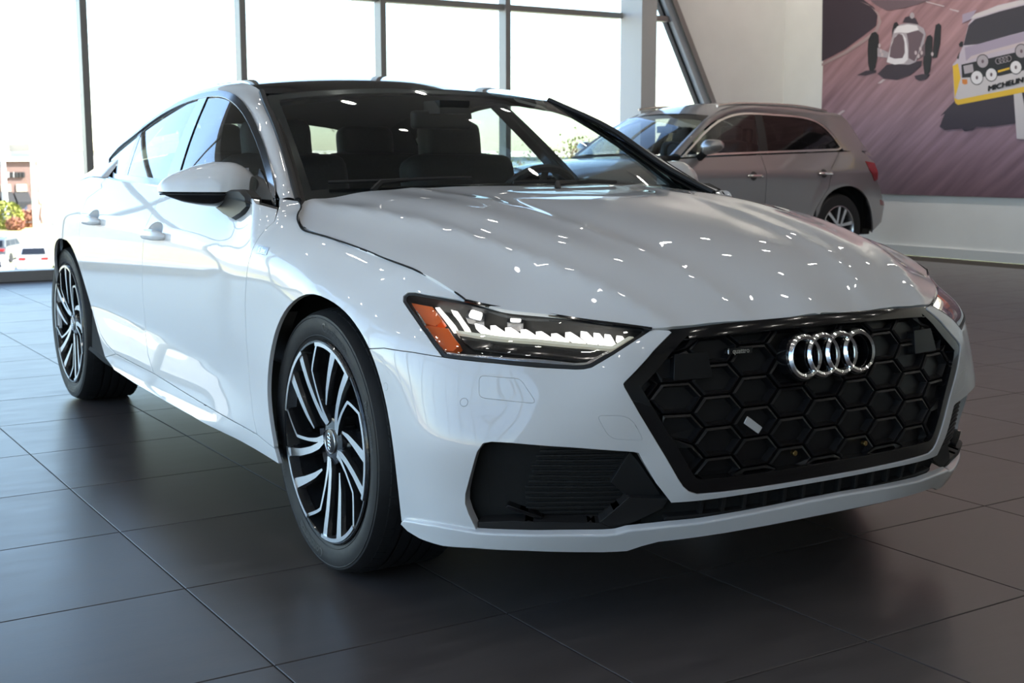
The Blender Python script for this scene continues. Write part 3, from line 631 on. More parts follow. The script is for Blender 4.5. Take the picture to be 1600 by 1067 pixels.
ksp = int(((px_arch-np.array((574.5, 541)))**2).sum(1).argmin())
px_archF = px_arch[:ksp]; px_archT = px_arch[ksp:]
px_seam = [tuple(px_arch[ksp]), (600, 544), (645, 550.5)]
u_lamp = np.r_[BP(px_lamp_top), BP(px_lamp_in), BP(px_lamp_out)]
u_bump = [BP(px_seam), BP(px_lamp_in[::-1]), BP([(1018, 514)]), BP([(1046, 516)]), BP(px_grille)]
ug = tocen(BP(px_grille)); us = tocen(BP(px_strip), False)
u_low = BP([(740, 850.5), (700, 848), (668, 841), (645, 829)])
half = np.r_[BP(px_seam), BP(px_lamp_in[::-1]), BP([(1019, 514.5), (1046, 516)]), ug]
half2 = np.r_[us, BP(px_vent), u_low, BP(px_archF)]
bump_out = np.r_[half, mir(half[:-1])[::-1], mir(half2[1:])[::-1], us[:1], half2[1:]]
# order: right top -> centre (grille bottom) -> left top -> left arch ... -> centre strip -> right arch
bump_out = np.r_[half, mir(half[:-1])[::-1], mir(half2)[::-1], half2[1:]]
u_wash = roundpoly(BP([(749, 587), (813, 592), (838, 630), (749, 621)]), .012); u_tow = roundpoly(BP([(933, 649.5), (985.5, 649.5), (1005, 688.5), (953, 685)]), [.012, .03, .01, .02])
def circ(c, r, n=16): return np.c_[c[0]+r*np.cos(np.linspace(0, 2*PI, n, endpoint=False)), c[1]+r*np.sin(np.linspace(0, 2*PI, n, endpoint=False))]
u_s1 = circ(BP([(725, 628.5)])[0], .0085); u_s2 = circ(BP([(602.5, 604)])[0], .0085)
cov = [u_wash, u_tow, u_s1, u_s2]
bumper = panel('front_bumper', BELT, bump_out, WHITE, car, holes=cov+[mir(c) for c in cov], step=.022, depth=.028, gap=.0015)
for c, nm in zip(cov, ('washer_cover', 'tow_hook_cover', 'parking_sensor', 'parking_sensor')):
    for sgn in (1, -1): panel(nm, BELT, c if sgn > 0 else mir(c), WHITE, bumper, step=.02, gap=.0003, depth=.006, edge=.0006)
# ---- wings, doors, quarter panels, sills
u_shut = BP([(728, 470), (692, 445), (645, 421), (573, 393), (524, 375.5), (490, 365.5), (473, 359.5), (468, 352), (466, 335), (466, 313.5)])
px_gapA = [(436, 309), (434, 327), (428.6, 346), (412, 361), (399, 380), (392, 398), (387, 418), (383, 477), (384.5, 528), (389.5, 600), (394.5, 645), (401.5, 679)]
px_gapB = [(258, 293), (251, 307), (233, 343), (226.5, 358), (223.5, 385), (222, 420), (223.5, 470), (227, 520), (231.5, 555), (240, 583.5)]
px_gapC = [(167, 277), (158, 287), (159, 293), (136, 310), (128, 332), (124, 360), (124.5, 390), (129, 420), (137, 456), (147, 492), (157, 522), (167, 538), (181, 553)]
uA, uB, uC = BP(px_gapA), BP(px_gapB), BP(px_gapC)
lamp_edge_out = BP([(692, 558), (666, 522), (642, 489), (630, 471), (630.5, 462.5), (637, 457), (648, 456.6), (687, 463)])
wing_out = np.r_[BP(px_seam), lamp_edge_out, u_shut, uA, BP([(416, 691)]), BP(px_archT[::-1])[:-1]]
belt_tr = lambda U0, U1, n=8: np.array([U0+(U1-U0)*k/n for k in range(1, n)])
fd_out = np.r_[uA[1:], belt_tr(uA[-1], uB[-1], 6), uB[::-1], BP([(300, 300.5), (345, 308), (400, 318)])]
rd_out = np.r_[uB, belt_tr(uB[-1], uC[-1], 4), uC[::-1], BP([(177, 280.5), (210, 285)])]
px_archR = curve([(164, 558), (153, 519), (141.6, 477), (130, 437), (119, 403), (110.6, 384), (102, 374.5), (96, 372.8)], 24)
uR = BP(px_archR)
S_ = lambda x: s_of_x(BELT, x)
xa = float(BELT(uR[-1:])[0, 0]); za = uR[-1, 1]+.15; rr = za-WZ
back = np.array([(S_(xa-rr*math.sin(q)), WZ+rr*math.cos(q)-.15) for q in np.linspace(.12, 1.75, 16)])
QT = [(-3.80, .75), (-3.5, .770), (-3.2, .795), (-2.9, .835), (-2.72, .862), (-2.6, .875)]
q_out = np.r_[uC, uR, back, [(back[-1, 0]+.01, .12), (S_(-3.40), .12), (S_(-3.62), .45), (S_(-3.80), .46)], [(S_(x), t) for x, t in QT]]
sill_out = np.r_[uA[-1:], BP([(416, 691), (429, 701)]), BP([(436, 725.5)]), BP([(300, 650.5)]), BP([(213, 601)]), BP([(178, 578), (164, 558)]), uC[-1:], uB[-1:]]
def cupline(c): u = BP([c])[0]; return np.array([(u[0]+.012+.082*math.cos(q), u[1]+.010+(.031 if math.sin(q) > 0 else .026)*math.sin(q)) for q in np.linspace(0, 2*PI, 28, endpoint=False)])
CUPS = [cupline((243, 366)), cupline((146, 344))]
for sd in (-1, 1):
    wg = panel('front_wing', BELT, wing_out, WHITE, car, step=.024, depth=.011, side=sd)
    d1 = panel('front_door', BELT, fd_out, WHITE, car, holes=[CUPS[0]], step=.028, depth=.02, side=sd)
    d2 = panel('rear_door', BELT, rd_out, WHITE, car, holes=[CUPS[1]], step=.028, depth=.02, side=sd)
    panel('rear_quarter', BELT, q_out, WHITE, car, step=.035, depth=.011, side=sd)
    panel('side_sill', BELT, sill_out, WHITE, car, step=.02, depth=.010, side=sd)
    # handles: scooped cup and a bar
    for d, c in ((d1, (243, 366)), (d2, (146, 344))):
        u = BP([c])[0]; L = .115
        cup = CUPS[0] if d is d1 else CUPS[1]; cc = cup.mean(0); Gc = []
        for rr_ in (1.03, .92, .75, .5, .25, .02):
            Uc = cc+(cup-cc)*rr_; Gc.append((BELT(Uc)+BELT.n(Uc)*(-.05*(1-min(1, rr_)**2)-.002))*[1, sd, 1])
        Gc = np.array(Gc); MB().grid(np.concatenate([Gc, Gc[:, :1]], 1)).obj('handle_recess', WHITE, d)
        G = []
        for a in np.linspace(-1, 1, 19):
            r = []; o = .030*(1-abs(a)**5)+.002; hh = .0155*(1-.12*a*a)*(1-.7*abs(a)**14)
            for th in np.linspace(0, 2*PI, 14, endpoint=False):
                U = np.array([[u[0]+a*L, u[1]-.004+hh*math.copysign(abs(math.sin(th))**.75, math.sin(th))]]); P = BELT(U)+BELT.n(U)*(o+.010*math.copysign(abs(math.cos(th))**.75, math.cos(th))-.006); r.append(P[0]*[1, sd, 1])
            G.append(r)
        G = np.array(G); mb = MB(); mb.grid(np.concatenate([G, G[:, :1]], 1)); mb.add(G[0], [tuple(range(14))]); mb.add(G[-1], [tuple(range(14))]); mb.obj('door_handle', WHITE, d)
# lettering badge on the wings
V, F = text_mesh('S line', .022)
for sd in (-1, 1):
    u = BP([(410, 391)])[0]; mb = MB()
    P = []
    for x, y, z in V:
        U = np.array([[u[0]-x*sd*(-1) if sd > 0 else u[0]-x, u[1]+y]]); P.append((BELT(U)+BELT.n(U)*.0022)[0]*[1, sd, 1])
    mb.add(P, F); mb.obj('wing_badge', CHROME, car, smooth=False)
    panel('badge_plate', BELT, np.array([(u[0]-.036, u[1]-.011), (u[0]+.036, u[1]-.011), (u[0]+.036, u[1]+.012), (u[0]-.036, u[1]+.012)]), mat('badge plate', (.55, .57, .6), .3, .6), car, step=.02, gap=0, depth=.001, off=.0014, side=sd)
# ---- bonnet
hs = HOOD.pix([(728, 470), (762, 478), (820, 486.5), (870, 494), (940, 503.5), (1000, 510.5), (1045, 512.5), (1100, 507.5), (1147, 503), (1200, 499.2), (1245, 495.6)])
hl, hf = hs[:7], hs[6:]
pl_ = np.polyfit(hl[:, 1], hl[:, 0], 3); hq = np.linspace(hl[0, 1], hl[-1, 1], 16); hl = np.c_[np.polyval(pl_, hq), hq]
pf_ = np.polyfit(np.r_[hf[:, 1], -hf[:, 1]], np.r_[hf[:, 0], hf[:, 0]], 4); hq = np.linspace(hl[-1, 1], .01, 12)[1:]; hf = np.c_[np.polyval(pf_, hq), hq]; hf[:, 0] += np.linspace(hl[-1, 0]-np.polyval(pf_, hl[-1, 1]), 0, 11)
hs = np.r_[hl, hf]
hsh = np.c_[SH2[:, 0], SH2[:, 1]]
rear = np.array([(-.36, 0), (-.372, .2), (-.40, .42), (-.437, .62), (-.455, .72), (-.462, .765)])
shut_xy = np.array([(-.45, .776), (-.36, .815), (-.29, .838), (-.25, .846), (-.21, .847), (-.12, .842)])
rh = np.r_[rear, shut_xy, hsh[2:], hs[1:], [(hs[-1, 0]+.004, 0)]]
hood_out = np.r_[rh, (rh[1:-1]*[1, -1])[::-1]]
hood = panel('bonnet', HOOD, hood_out, WHITE, car, step=.026, depth=.008, gap=.0018)
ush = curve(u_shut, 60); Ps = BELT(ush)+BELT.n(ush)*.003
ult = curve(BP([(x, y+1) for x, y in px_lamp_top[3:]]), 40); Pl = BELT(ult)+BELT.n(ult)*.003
for sd in (-1, 1): MB().tube([p*[1, sd, 1] for p in Ps], .0024, 6).obj('bonnet_gap_shade', BLACKD, car); MB().tube([p*[1, sd, 1] for p in Pl], .0045, 6).obj('lamp_gap_shade', BLACKG, car)  # added black tubes stand in for the shade in the bonnet and lamp gaps
# ---- dark liners behind every panel
shell = MB()
for sd in (-1, 1):
    u, v = np.linspace(.0, BELT.S, 150), np.linspace(.10, .80, 14); UU = np.array([(a, b) for a in u for b in v]); P = BELT(UU)-.045*BELT.n(UU)
    keep = lambda p: (math.hypot(p[0], p[2]-WZ) > .405 and math.hypot(p[0]+WB, p[2]-WZ) > .405 and not (abs(p[0]) < .40 and p[2] < WZ) and not (abs(p[0]+WB) < .4 and p[2] < WZ))
    F = []
    for i in range(len(u)-1):
        for j in range(len(v)-1):
            q = (i*14+j, (i+1)*14+j, (i+1)*14+j+1, i*14+j+1)
            if all(keep(P[k]) for k in q) and not (P[q[0]][0] > -.6 and P[q[0]][2] > .72) and not (P[q[0]][0] > .36 and P[q[0]][2] > .55 and abs(P[q[0]][1]) > .35): F.append(q)
    shell.add(P*[1, sd, 1], F)
shell.box((-3.3, -.70, .17), (-.42, .70, .20)); shell.box((.40, -.60, .225), (.70, .60, .24)); shell.box((-.42, -.62, .18), (.42, .62, .21)); shell.box((-.45, -.68, .2), (-.42, .68, .95)); shell.box((-.43, -.66, .62), (.66, .66, .66))
shell.box((.42, -.70, .20), (.46, .70, .62))
inner = shell.obj('inner_body', BLACKD, car, smooth=False)
for cx in (0, -WB):
    for sd in (-1, 1):
        mb = MB(); mb.lathe([(.415, sd*.86), (.415, sd*.60)], 30, 'y', ang=(.0*PI, 1.0*PI)).lathe([(.415, sd*.60), (.02, sd*.60)], 30, 'y', ang=(.0*PI, 1.0*PI)); mb.xf(Matrix.Translation((cx+.01, 0, WZ+.01))); mb.obj('wheel_arch_liner', BLACKD, car)
# ---- grille: gloss frame, backing, honeycomb, rings
gh = np.r_[BP([(1047, 514)]), ug]; gfull = np.r_[gh, mir(gh[:-1])[::-1]]
gfull = np.r_[gfull, [(-.28, gh[0, 1]+.006), (0, gh[0, 1]+.01), (.28, gh[0, 1]+.006)]]
grille = thing('grille', parent=car)
gin = offset(densify(gfull, .03), .034)
panel('grille_frame', BELT, gfull, BLACKG, grille, holes=[gin], step=.02, gap=.001, depth=.03, off=-.003)
panel('grille_backing', BELT, gfull, BLACKM, grille, step=.04, gap=0, depth=.002, off=-.034)
HA, HB = .140, .0715   # pitch of the honeycomb
pat = [(-.5, 0), (-.27, .5), (.27, .5), (.5, 0), (.27, -.5), (-.27, -.5)]
cells = []
for r in range(-4, 5):
    for c in range(-6, 7):
        cx, cy = c*HA*.77, .345+r*HB+(HB*.5 if c % 2 else 0)
        if inside(gin, np.array([(cx, cy)]))[0] or inside(gfull, np.array([(cx, cy)]))[0]: cells.append((cx, cy))
gi = offset(densify(gfull, .03), .03)
def clampin(p, poly):
    if inside(poly, p[None])[0]: return p
    return poly[((poly-p)**2).sum(1).argmin()]
for cx, cy in cells:
    V = []; F = []
    rings = [(.985, -.030), (.93, -.016), (.84, -.0135), (.74, -.030)]
    for sc, of in rings:
        for a, b in pat:
            U = clampin(np.array([cx+a*HA*sc, cy+b*HB*(sc if sc > .9 else sc-.05)*1.0]), gi)[None]; V.append((BELT(U)+BELT.n(U)*of)[0])
    for k in range(3):
        for j in range(6): F.append((k*6+j, k*6+(j+1) % 6, (k+1)*6+(j+1) % 6, (k+1)*6+j))
    F.append(tuple(18+j for j in range(6)))
    mb = MB(); mb.add(V, F); mb.obj('honeycomb_cell', mat('satin black', (.006, .006, .007), .38), grille, smooth=False)
Rc = np.array([.926, 0, .637]); nU = BELT.inv([(.92, 0, .637)])[:, :2]; n0 = BELT.n(nU)[0]; n0[1] = 0; n0 /= np.linalg.norm(n0); up = np.cross(n0, [0, 1, 0]); up = up if up[2] > 0 else -up
emb = thing('ring_emblem', parent=grille)
RR, RP = .0455, .0590
plate = MB()
for k in range(4):
    c = Rc+np.array([0, (k-1.5)*RP, 0])
    mb = MB(); G = []
    for q in np.linspace(0, 2*PI, 48, endpoint=False):
        er = np.array([0, 1, 0])*math.cos(q)+up*math.sin(q); G.append([c+er*(RR+dr)+n0*dn for dr, dn in ((.0080, 0), (.0070, .007), (.0020, .0125), (-.0040, .0095), (-.0060, 0))])
    mb.grid(np.array(G), closeu=True); mb.obj('ring', CHROME, emb, angle=25)
    mb = MB(); G = []
    for q in np.linspace(0, 2*PI, 32, endpoint=False):
        er = np.array([0, 1, 0])*math.cos(q)+up*math.sin(q); G.append([c+er*(RR+.011)-n0*.03, c+er*(RR+.0105)-n0*.001, c+er*(RR-.008)-n0*.001, c+er*(RR-.008)-n0*.03])
    mb.grid(np.array(G), closeu=True); mb.obj('ring_base', BLACKG, emb, angle=30)
def on_belt_text(txt, size, pixel, off, name, m, parent, bold=False):
    V, F = text_mesh(txt, size, bold=bold); u = BP([pixel])[0]; U = np.array([(u[0]-x, u[1]+y) for x, y, z in V]); P = (BELT(U)+BELT.n(U)*off)*[1, -1, 1]
    return mesh(name, P, F, m, parent, False)
bd = panel('drive_badge', BELT, BP([(1140, 544.5), (1178, 542), (1178, 551), (1140, 553.5)]), BLACKG, grille, step=.02, gap=0, depth=.012, off=-.006)
on_belt_text('quattro', .0155, (1159.5, 548), -.004, 'badge_lettering', CHROME, bd, True)
bb = BP([(1140, 544.5), (1140, 553.5)]); 
panel('badge_end', BELT, np.r_[bb, bb[::-1]-[.0015, 0]], CHROME, bd, step=.01, gap=0, depth=.002, off=-.004)
for q in ((1247, 709.5), (1350, 692.5)):
    if q[0] < 1262: u = BP([q])[0]; sg = -1
    else:
        P = at(q, 0, .915); u = BELT.inv([(P[0], P[1], P[2])])[0, :2]; sg = 1
    panel('mounting_screw', BELT, circ(u, .0055, 10), mat('brass screw', (.55, .38, .15), .3, 1), grille, step=.01, gap=0, depth=.01, off=-.008, side=sg)
tg = BP([(1163, 661), (1168, 651), (1190.5, 668), (1185, 677)])
panel('paper_tag', BELT, tg, mat('paper tag', (.62, .62, .62), .7), grille, step=.01, gap=0, depth=.0005, off=.001)
for sd in (-1, 1):   # radar blocks behind the upper corners
    u = BP([(1085, 570)])[0]; panel('radar_block', BELT, np.array([(u[0]-.05, u[1]-.03), (u[0]+.05, u[1]-.03), (u[0]+.042, u[1]+.026), (u[0]-.042, u[1]+.026)]), MATS['satin black'], grille, step=.02, gap=0, depth=.02, off=-.009, side=sd)
# ---- lower air intakes and the front lip
px_liptop = [(636, 813), (655, 815.5), (685, 820), (715, 825.5), (748, 831), (800, 833.5), (880, 834), (945, 833.5), (962, 832), (980, 827), (1000, 825), (1045, 820), (1091, 815.5), (1150, 805.5), (1213, 793.5), (1262, 783)]
px_lipbot = [(1262, 804), (1236, 809), (1164, 822), (1076, 835.5), (1026.7, 841), (1000, 848), (978, 855.5), (940, 857), (900, 857), (825, 855), (740, 851), (695, 848), (662, 838), (643, 827), (632, 816)]
ut, ub = tocen(BP(px_liptop)), tocen(BP(px_lipbot), False)
lh = np.r_[ut, ub]; lip = np.r_[ut, mir(ut[:-1])[::-1], mir(ub[1:])[::-1][:0], mir(ub[::-1])[:-1], ub]
lip = np.r_[ut, mir(ut[:-1])[::-1], mir(ub[1:][::-1]), ub[:1], ub[1:]]
panel('front_lip', BELT, lip, WHITE, car, step=.015, gap=.0005, depth=.014, off=.012, edge=.006)
intake = thing('lower_intake', parent=car)
lo_band = np.array([(-.93, .10), (-.95, .33), (-.60, .32), (-.44, .175), (.44, .175), (.60, .32), (.95, .33), (.93, .10), (.5, .085), (-.5, .085)])
panel('intake_backing', BELT, lo_band, BLACKD, intake, step=.05, gap=0, depth=.002, off=-.06)
for x in np.linspace(-.36, .36, 13):
    panel('intake_divider', BELT, np.array([(x-.004, .085), (x+.004, .085), (x+.004, .20), (x-.004, .20)]), BLACKM, intake, step=.03, gap=0, depth=.02, off=-.012)
panel('intake_floor', BELT, np.array([(-.50, .075), (.50, .075), (.50, .178), (-.50, .178)]), BLACKD, intake, step=.05, gap=0, depth=.002, off=-.026)
panel('intake_blade', BELT, np.array([(-.45, .128), (.45, .128), (.45, .135), (-.45, .135)]), BLACKM, intake, step=.03, gap=0, depth=.02, off=-.010)
uv_vent = BP(px_vent)
for sd in (-1, 1):
    v = thing('side_vent', parent=intake)
    for z in np.arange(.13, .315, .013):
        xs = np.linspace(.48, 1.0, 60); ok = inside(np.r_[uv_vent, BP([(960, 833), (1048, 788)])], np.c_[xs, np.full(60, z)]); xs = xs[ok]
        if len(xs) < 4: continue
        a, b = xs.min()+.015, xs.max()-.13
        if b-a > .05: panel('vent_slat', BELT, np.array([(a, z-.002), (b, z-.002), (b, z+.002), (a, z+.002)]), BLACKM, v, step=.06, gap=0, depth=.02, off=-.04, side=sd)
    panel('vent_wedge', BELT, BP([(938, 822), (985, 781), (1046, 784.5), (1038, 798), (985, 824), (962, 831)]), mat('grained black plastic', (.012, .011, .011), .6), v, step=.02, gap=0, depth=.035, off=-.012, side=sd)
    panel('vent_floor', BELT, BP([(749, 829), (745, 820), (800, 818), (938, 822), (962, 831), (880, 833)]), mat('grained black plastic'), v, step=.02, gap=0, depth=.03, off=-.010, side=sd)
    panel('vent_fin', BELT, BP([(792, 797), (850, 816), (846, 820), (788, 800)]), BLACKG, v, step=.02, gap=0, depth=.03, off=-.022, side=sd)
    panel('vent_blade', BELT, BP([(990, 712), (1003, 728), (1038, 782), (985, 781), (960, 760)]), BLACKM, v, step=.02, gap=0, depth=.03, off=-.03, side=sd)
# ---- headlights
bez = offset(densify(u_lamp, .012), .010)
def quad(q, off): return BP(q, off)
def bar(p, q, w0, w1): return [p, (p[0]+w0, p[1]-.5), (q[0]+w1, q[1]-.5), q]
bars = [bar((680, 480.5), (705, 512), 6, 8), bar((704, 482.5), (726, 513), 8, 7)]
for k in range(6): bars.append(bar((742+k*24, 505.5+k*3.1), (759+k*24, 519+k*3.0), 8, 10))
for x0, y0, x1, y1 in ((884, 519, 909, 535.5), (901, 511.5, 927, 537.5), (916, 508, 943, 539.5), (932, 506.5, 957, 540.5), (950, 509.5, 972, 534), (968, 512, 985, 527)): bars.append(bar((x0, y0), (x1, y1), 7, 6))
guide = [(712, 516), (760, 522), (840, 530), (905, 536.5), (956, 541), (960, 539), (998, 517), (1000, 519.5), (961, 543.5), (955, 544.5), (900, 540), (838, 533.5), (760, 525.5), (716, 519.5)]
amb1 = [(643, 473.5), (675, 479.5), (691, 501), (681, 509), (664, 504.5)]; amb2 = [(661, 508), (700, 513.5), (718, 538.5), (708, 548), (690, 546)]
edgeline = [(650, 486), (653, 485.5), (697, 550), (760, 556), (900, 568), (918, 566), (950, 548), (952, 551), (920, 570.5), (900, 572), (758, 560), (692, 553.5)]
for sd in (-1, 1):
    L = thing('headlight', parent=car)
    panel('lamp_bezel', BELT, u_lamp, BLACKM, L, holes=[bez], step=.02, gap=.0018, depth=.05, off=-.002, side=sd)
    panel('lamp_housing', BELT, u_lamp, BLACKD, L, step=.03, gap=.002, depth=.002, off=-.055, side=sd)
    panel('lamp_lens', BELT, bez, LENS, L, step=.022, gap=.0, depth=.001, off=-.0045, side=sd)
    for b in bars: panel('daylight_bar', BELT, quad(b, -.03), LEDW, L, step=.02, gap=.0, depth=.02, off=-.03, side=sd)
    panel('light_guide', BELT, quad(guide, -.028), mat('light guide', (.75, .73, .6), .2, emit=(1, .95, .75), strength=.30), L, step=.02, gap=0, depth=.02, off=-.028, side=sd)
    for a in (amb1, amb2): panel('side_reflector', BELT, quad(a, -.02), AMBER, L, step=.012, gap=0, depth=.02, off=-.02, side=sd)
    panel('chrome_edge', BELT, quad(edgeline, -.02), mat('satin chrome', (.6, .61, .63), .2, 1), L, step=.02, gap=0, depth=.012, off=-.02, side=sd)
    for c, r, m_ in (((743, 491), .024, LEDB), ((806, 497), .017, LEDW)):
        u = BP([c], -.014)[0]; pj = thing('projector', parent=L)
        panel('projector_lens', BELT, roundpoly(np.array([(u[0]-r*.8, u[1]-r*.62), (u[0]+r*.8, u[1]-r*.62), (u[0]+r*.8, u[1]+r*.62), (u[0]-r*.8, u[1]+r*.62)]), .006), m_, pj, step=.01, gap=0, depth=.02, off=-.014, side=sd)
        panel('projector_rim', BELT, roundpoly(np.array([(u[0]-r*1.3, u[1]-r*.9), (u[0]+r*1.3, u[1]-r*.9), (u[0]+r*1.3, u[1]+r*.9), (u[0]-r*1.3, u[1]+r*.9)]), .006), mat('dark reflector', (.25, .25, .26), .25, .9), pj, step=.015, gap=0, depth=.02, off=-.018, side=sd)
    panel('lamp_shelf', BELT, quad([(716, 520), (900, 541), (955, 545), (925, 562), (880, 562), (740, 545)], -.038), BLACKG, L, step=.03, gap=0, depth=.01, off=-.038, side=sd)
# ---- rear end, out of the camera's sight but part of the car
rb = np.array([(S_(-3.36), .10), (BELT.S, .10), (BELT.S, .44), (S_(-3.80), .44), (S_(-3.58), .44)]); rb = np.r_[rb, [(2*BELT.S-S_(-3.58), .44), (2*BELT.S-S_(-3.36), .10)]]
rb = np.array([(S_(-3.36), .10), (BELT.S, .09), (2*BELT.S-S_(-3.36), .10), (2*BELT.S-S_(-3.6), .44), (BELT.S, .44), (S_(-3.6), .44)])
panel('rear_bumper', BELT, densify(rb, .1), WHITE, car, step=.04, depth=.02)
tl = densify(np.array([(S_(-3.81), .63), (2*BELT.S-S_(-3.81), .63), (2*BELT.S-S_(-3.81), .76), (S_(-3.81), .76)]), .1)
panel('tail_light', BELT, tl, DLRED, car, step=.04, depth=.02)
rp = densify(np.array([(S_(-3.81), .46), (2*BELT.S-S_(-3.81), .46), (2*BELT.S-S_(-3.81), .63), (S_(-3.81), .63)]), .1)
panel('tailgate_lower', BELT, rp, WHITE, car, step=.04, depth=.02)
# ---- glasshouse: window line, pillars, screens, roof
px_dlo = [(433, 323), (381, 312), (310, 300.5), (244, 289), (177, 280), (171, 272), (167.5, 262), (168, 252), (180, 236), (207.5, 211), (242, 184), (285, 158.5), (324, 145.5), (343, 143), (358, 145), (372, 152.5), (386, 167), (401, 194), (421, 249.5), (432, 298)]
uD = GLH.pix(px_dlo); uDs = np.r_[uD[:5], curve(np.r_[uD[4:8]], 8)[1:], curve(uD[7:20], 40)[1:]]
din = offset(densify(uDs, .03), .020)
bpl = GLH.pix([(312, 155), (324.5, 153), (284, 262), (276, 292), (257, 291), (266, 266)])
for sd in (-1, 1):
    panel('window_trim', GLH, uDs, mat('dark chrome trim', (.30, .31, .33), .12, 1), car, holes=[din], step=.02, gap=.0, depth=.015, off=.006, side=sd)
    xs = din[:, 0]
    # split the glass at the centre pillar and at the small rear quarter light
    top, bot = .5*(bpl[0]+bpl[1]), .5*(bpl[3]+bpl[4])
    def side_of(U): return (U[:, 0]-bot[0])*(top[1]-bot[1])-(U[:, 1]-bot[1])*(top[0]-bot[0])
    def cut(poly, keep):
        out = []
        for a, b in zip(poly, np.roll(poly, -1, 0)):
            fa, fb = side_of(a[None])[0]*keep, side_of(b[None])[0]*keep
            if fa >= 0: out.append(a)
            if fa*fb < 0: out.append(a+(b-a)*fa/(fa-fb))
        return np.array(out)
    panel('front_side_window', GLH, cut(din, 1), GLASST, car, step=.05, gap=.003, depth=.001, off=0, side=sd)
    panel('rear_side_window', GLH, cut(din, -1), glass('rear side glass', (.52, .62, .64), .15), car, step=.05, gap=.003, depth=.001, off=0, side=sd)
    panel('centre_pillar', GLH, bpl[[0, 1, 2, 3, 4, 5]], mat('pillar gloss', (.02, .022, .025), .06, coat=1), car, step=.03, gap=.0, depth=.02, off=.004, side=sd)
    q = GLH.pix([(222, 196), (225, 199), (197, 283), (192, 282)]); panel('quarter_bar', GLH, q, BLACKG, car, step=.03, gap=0, depth=.01, off=.001, side=sd)
    mt = GLH.pix([(408, 265), (432, 318), (433, 323), (401, 316), (402, 305)]); panel('mirror_triangle', GLH, mt, BLACKG, car, step=.02, gap=0, depth=.01, off=.0075, side=sd)
bpx_ = [(434, 327), (400, 318), (345, 308), (300, 300.5), (258, 293), (210, 285), (177, 280.5), (169, 277)]
b0_, b1_ = curve(BELT(BP(bpx_)), 30), curve(GLH(GLH.pix([(x, y-1) for x, y in bpx_])), 30)
for sd in (-1, 1): MB().grid(np.array([[(a+(b-a)*k+np.array([0, 0, -.004+.010*math.sin(PI*k)]))*[1, sd, 1] for k in (0, .3, .6, 1)] for a, b in zip(b0_, b1_)])).obj('belt_trim', MATS['dark chrome trim'], car)
# side frame: front pillar, roof rail and rear pillar in one sweep
A = GLH(uD[[19, 18, 17, 16, 15, 14, 13, 12, 11, 10, 9, 8, 7, 6, 5]])
Wt = BELT(BP([(436, 309.5), (466, 313.5)]))-np.array([0, .003, .004])
A = np.r_[Wt[:1], A, BELT(uC[:1]), BELT(np.array([(S_(x), t) for x, t in QT[::-1]]))]
wse = np.array([(468, 310), (452, 256), (434, 202), (416, 160), (411, 146)]); hz = [.745, .715, .672, .615, .590]
Bc = np.array([at(p, 1, -h)*[1, -1, 1] for p, h in zip(wse, hz)])
Bw = Bc.copy()
Bc = np.r_[Wt[1:], Bc[1:], [(-1.32, .585, 1.355), (-1.55, .578, 1.378), (-1.85, .570, 1.380), (-2.2, .562, 1.345), (-2.6, .556, 1.252), (-3.0, .565, 1.135), (-3.4, .58, 1.03), (-3.75, .57, .965)]]
NA = 70
Ac, Bcc = curve(A, NA), curve(Bc, NA)
# pair the two edges by fore-and-aft position
la = np.linspace(0, 1, NA)
def bulge(k): return .010*math.sin(PI*k)
for sd in (-1, 1):
    G = []
    for i in range(NA):
        a, b = Ac[i], Bcc[i]; t = Ac[min(i+1, NA-1)]-Ac[max(i-1, 0)]; n = np.cross(t, b-a); n /= np.linalg.norm(n)
        if n[1] < 0 and n[2] < .0: n = -n
        if n[1]+n[2] < 0: n = -n
        G.append([(a+(b-a)*k+n*bulge(k))*[1, sd, 1] for k in np.linspace(0, 1, 9)])
    mb = MB(); mb.grid(np.array(G)); fr = mb.obj('side_frame', WHITE, car, angle=60)
for sd in (-1, 1): MB().tube([(p+np.array([0, .004, .004]))*[1, sd, 1] for p in curve(Bc[:5], 24)], .011, 8).obj('screen_trim', BLACKM, car)
WS = Height([(-.532, .739, .986), (-.43, .5, .998), (-.345, .25, 1.005), (-.315, 0, 1.008), (-1.168, .583, 1.318), (-1.10, .3, 1.340), (-1.06, 0, 1.346), (-.70, 0, 1.205), (-.80, .665, 1.145), (-.73, .35, 1.193)], 1e-4)
WS.setup((-1.3, -.8), (-.2, .8), 40, 60, (0, 0, 1))
wl = [np.array(p[:2]) for p in curve(Bw, 14)]
wtop = [np.array(p) for p in curve([(-1.168, .583), (-1.145, .45), (-1.10, .25), (-1.075, .1), (-1.065, 0)], 10)]
wbot = [np.array(p) for p in curve([(-.30, 0), (-.33, .25), (-.415, .5), (-.50, .68), (-.54, .735)], 10)]
hw = np.array(wbot[:-1]+wl[:-1]+wtop); ws_full = np.r_[hw, (hw[1:-1]*[1, -1])[::-1]]
ws_in = offset(densify(ws_full, .04), .045)
screen = thing('windscreen', parent=car)
panel('screen_glass', WS, ws_full, GLASSW, screen, step=.06, gap=.001, depth=.001, off=-.002)
panel('screen_border', WS, ws_full, BLACKG, screen, holes=[ws_in], step=.03, gap=.001, depth=.008, off=-.004)
st = np.array([(-1.07, -.475), (-1.09, -.36), (-1.045, -.35), (-1.02, -.475)]); panel('window_sticker', WS, st, mat('clear sticker', (.35, .35, .33), .5), screen, step=.03, gap=0, depth=.0006, off=-.004)
cam_box = MB().box((-1.02, -.06, 1.255), (-.90, .06, 1.30)); cam_box.obj('sensor_housing', BLACKM, screen, smooth=False)
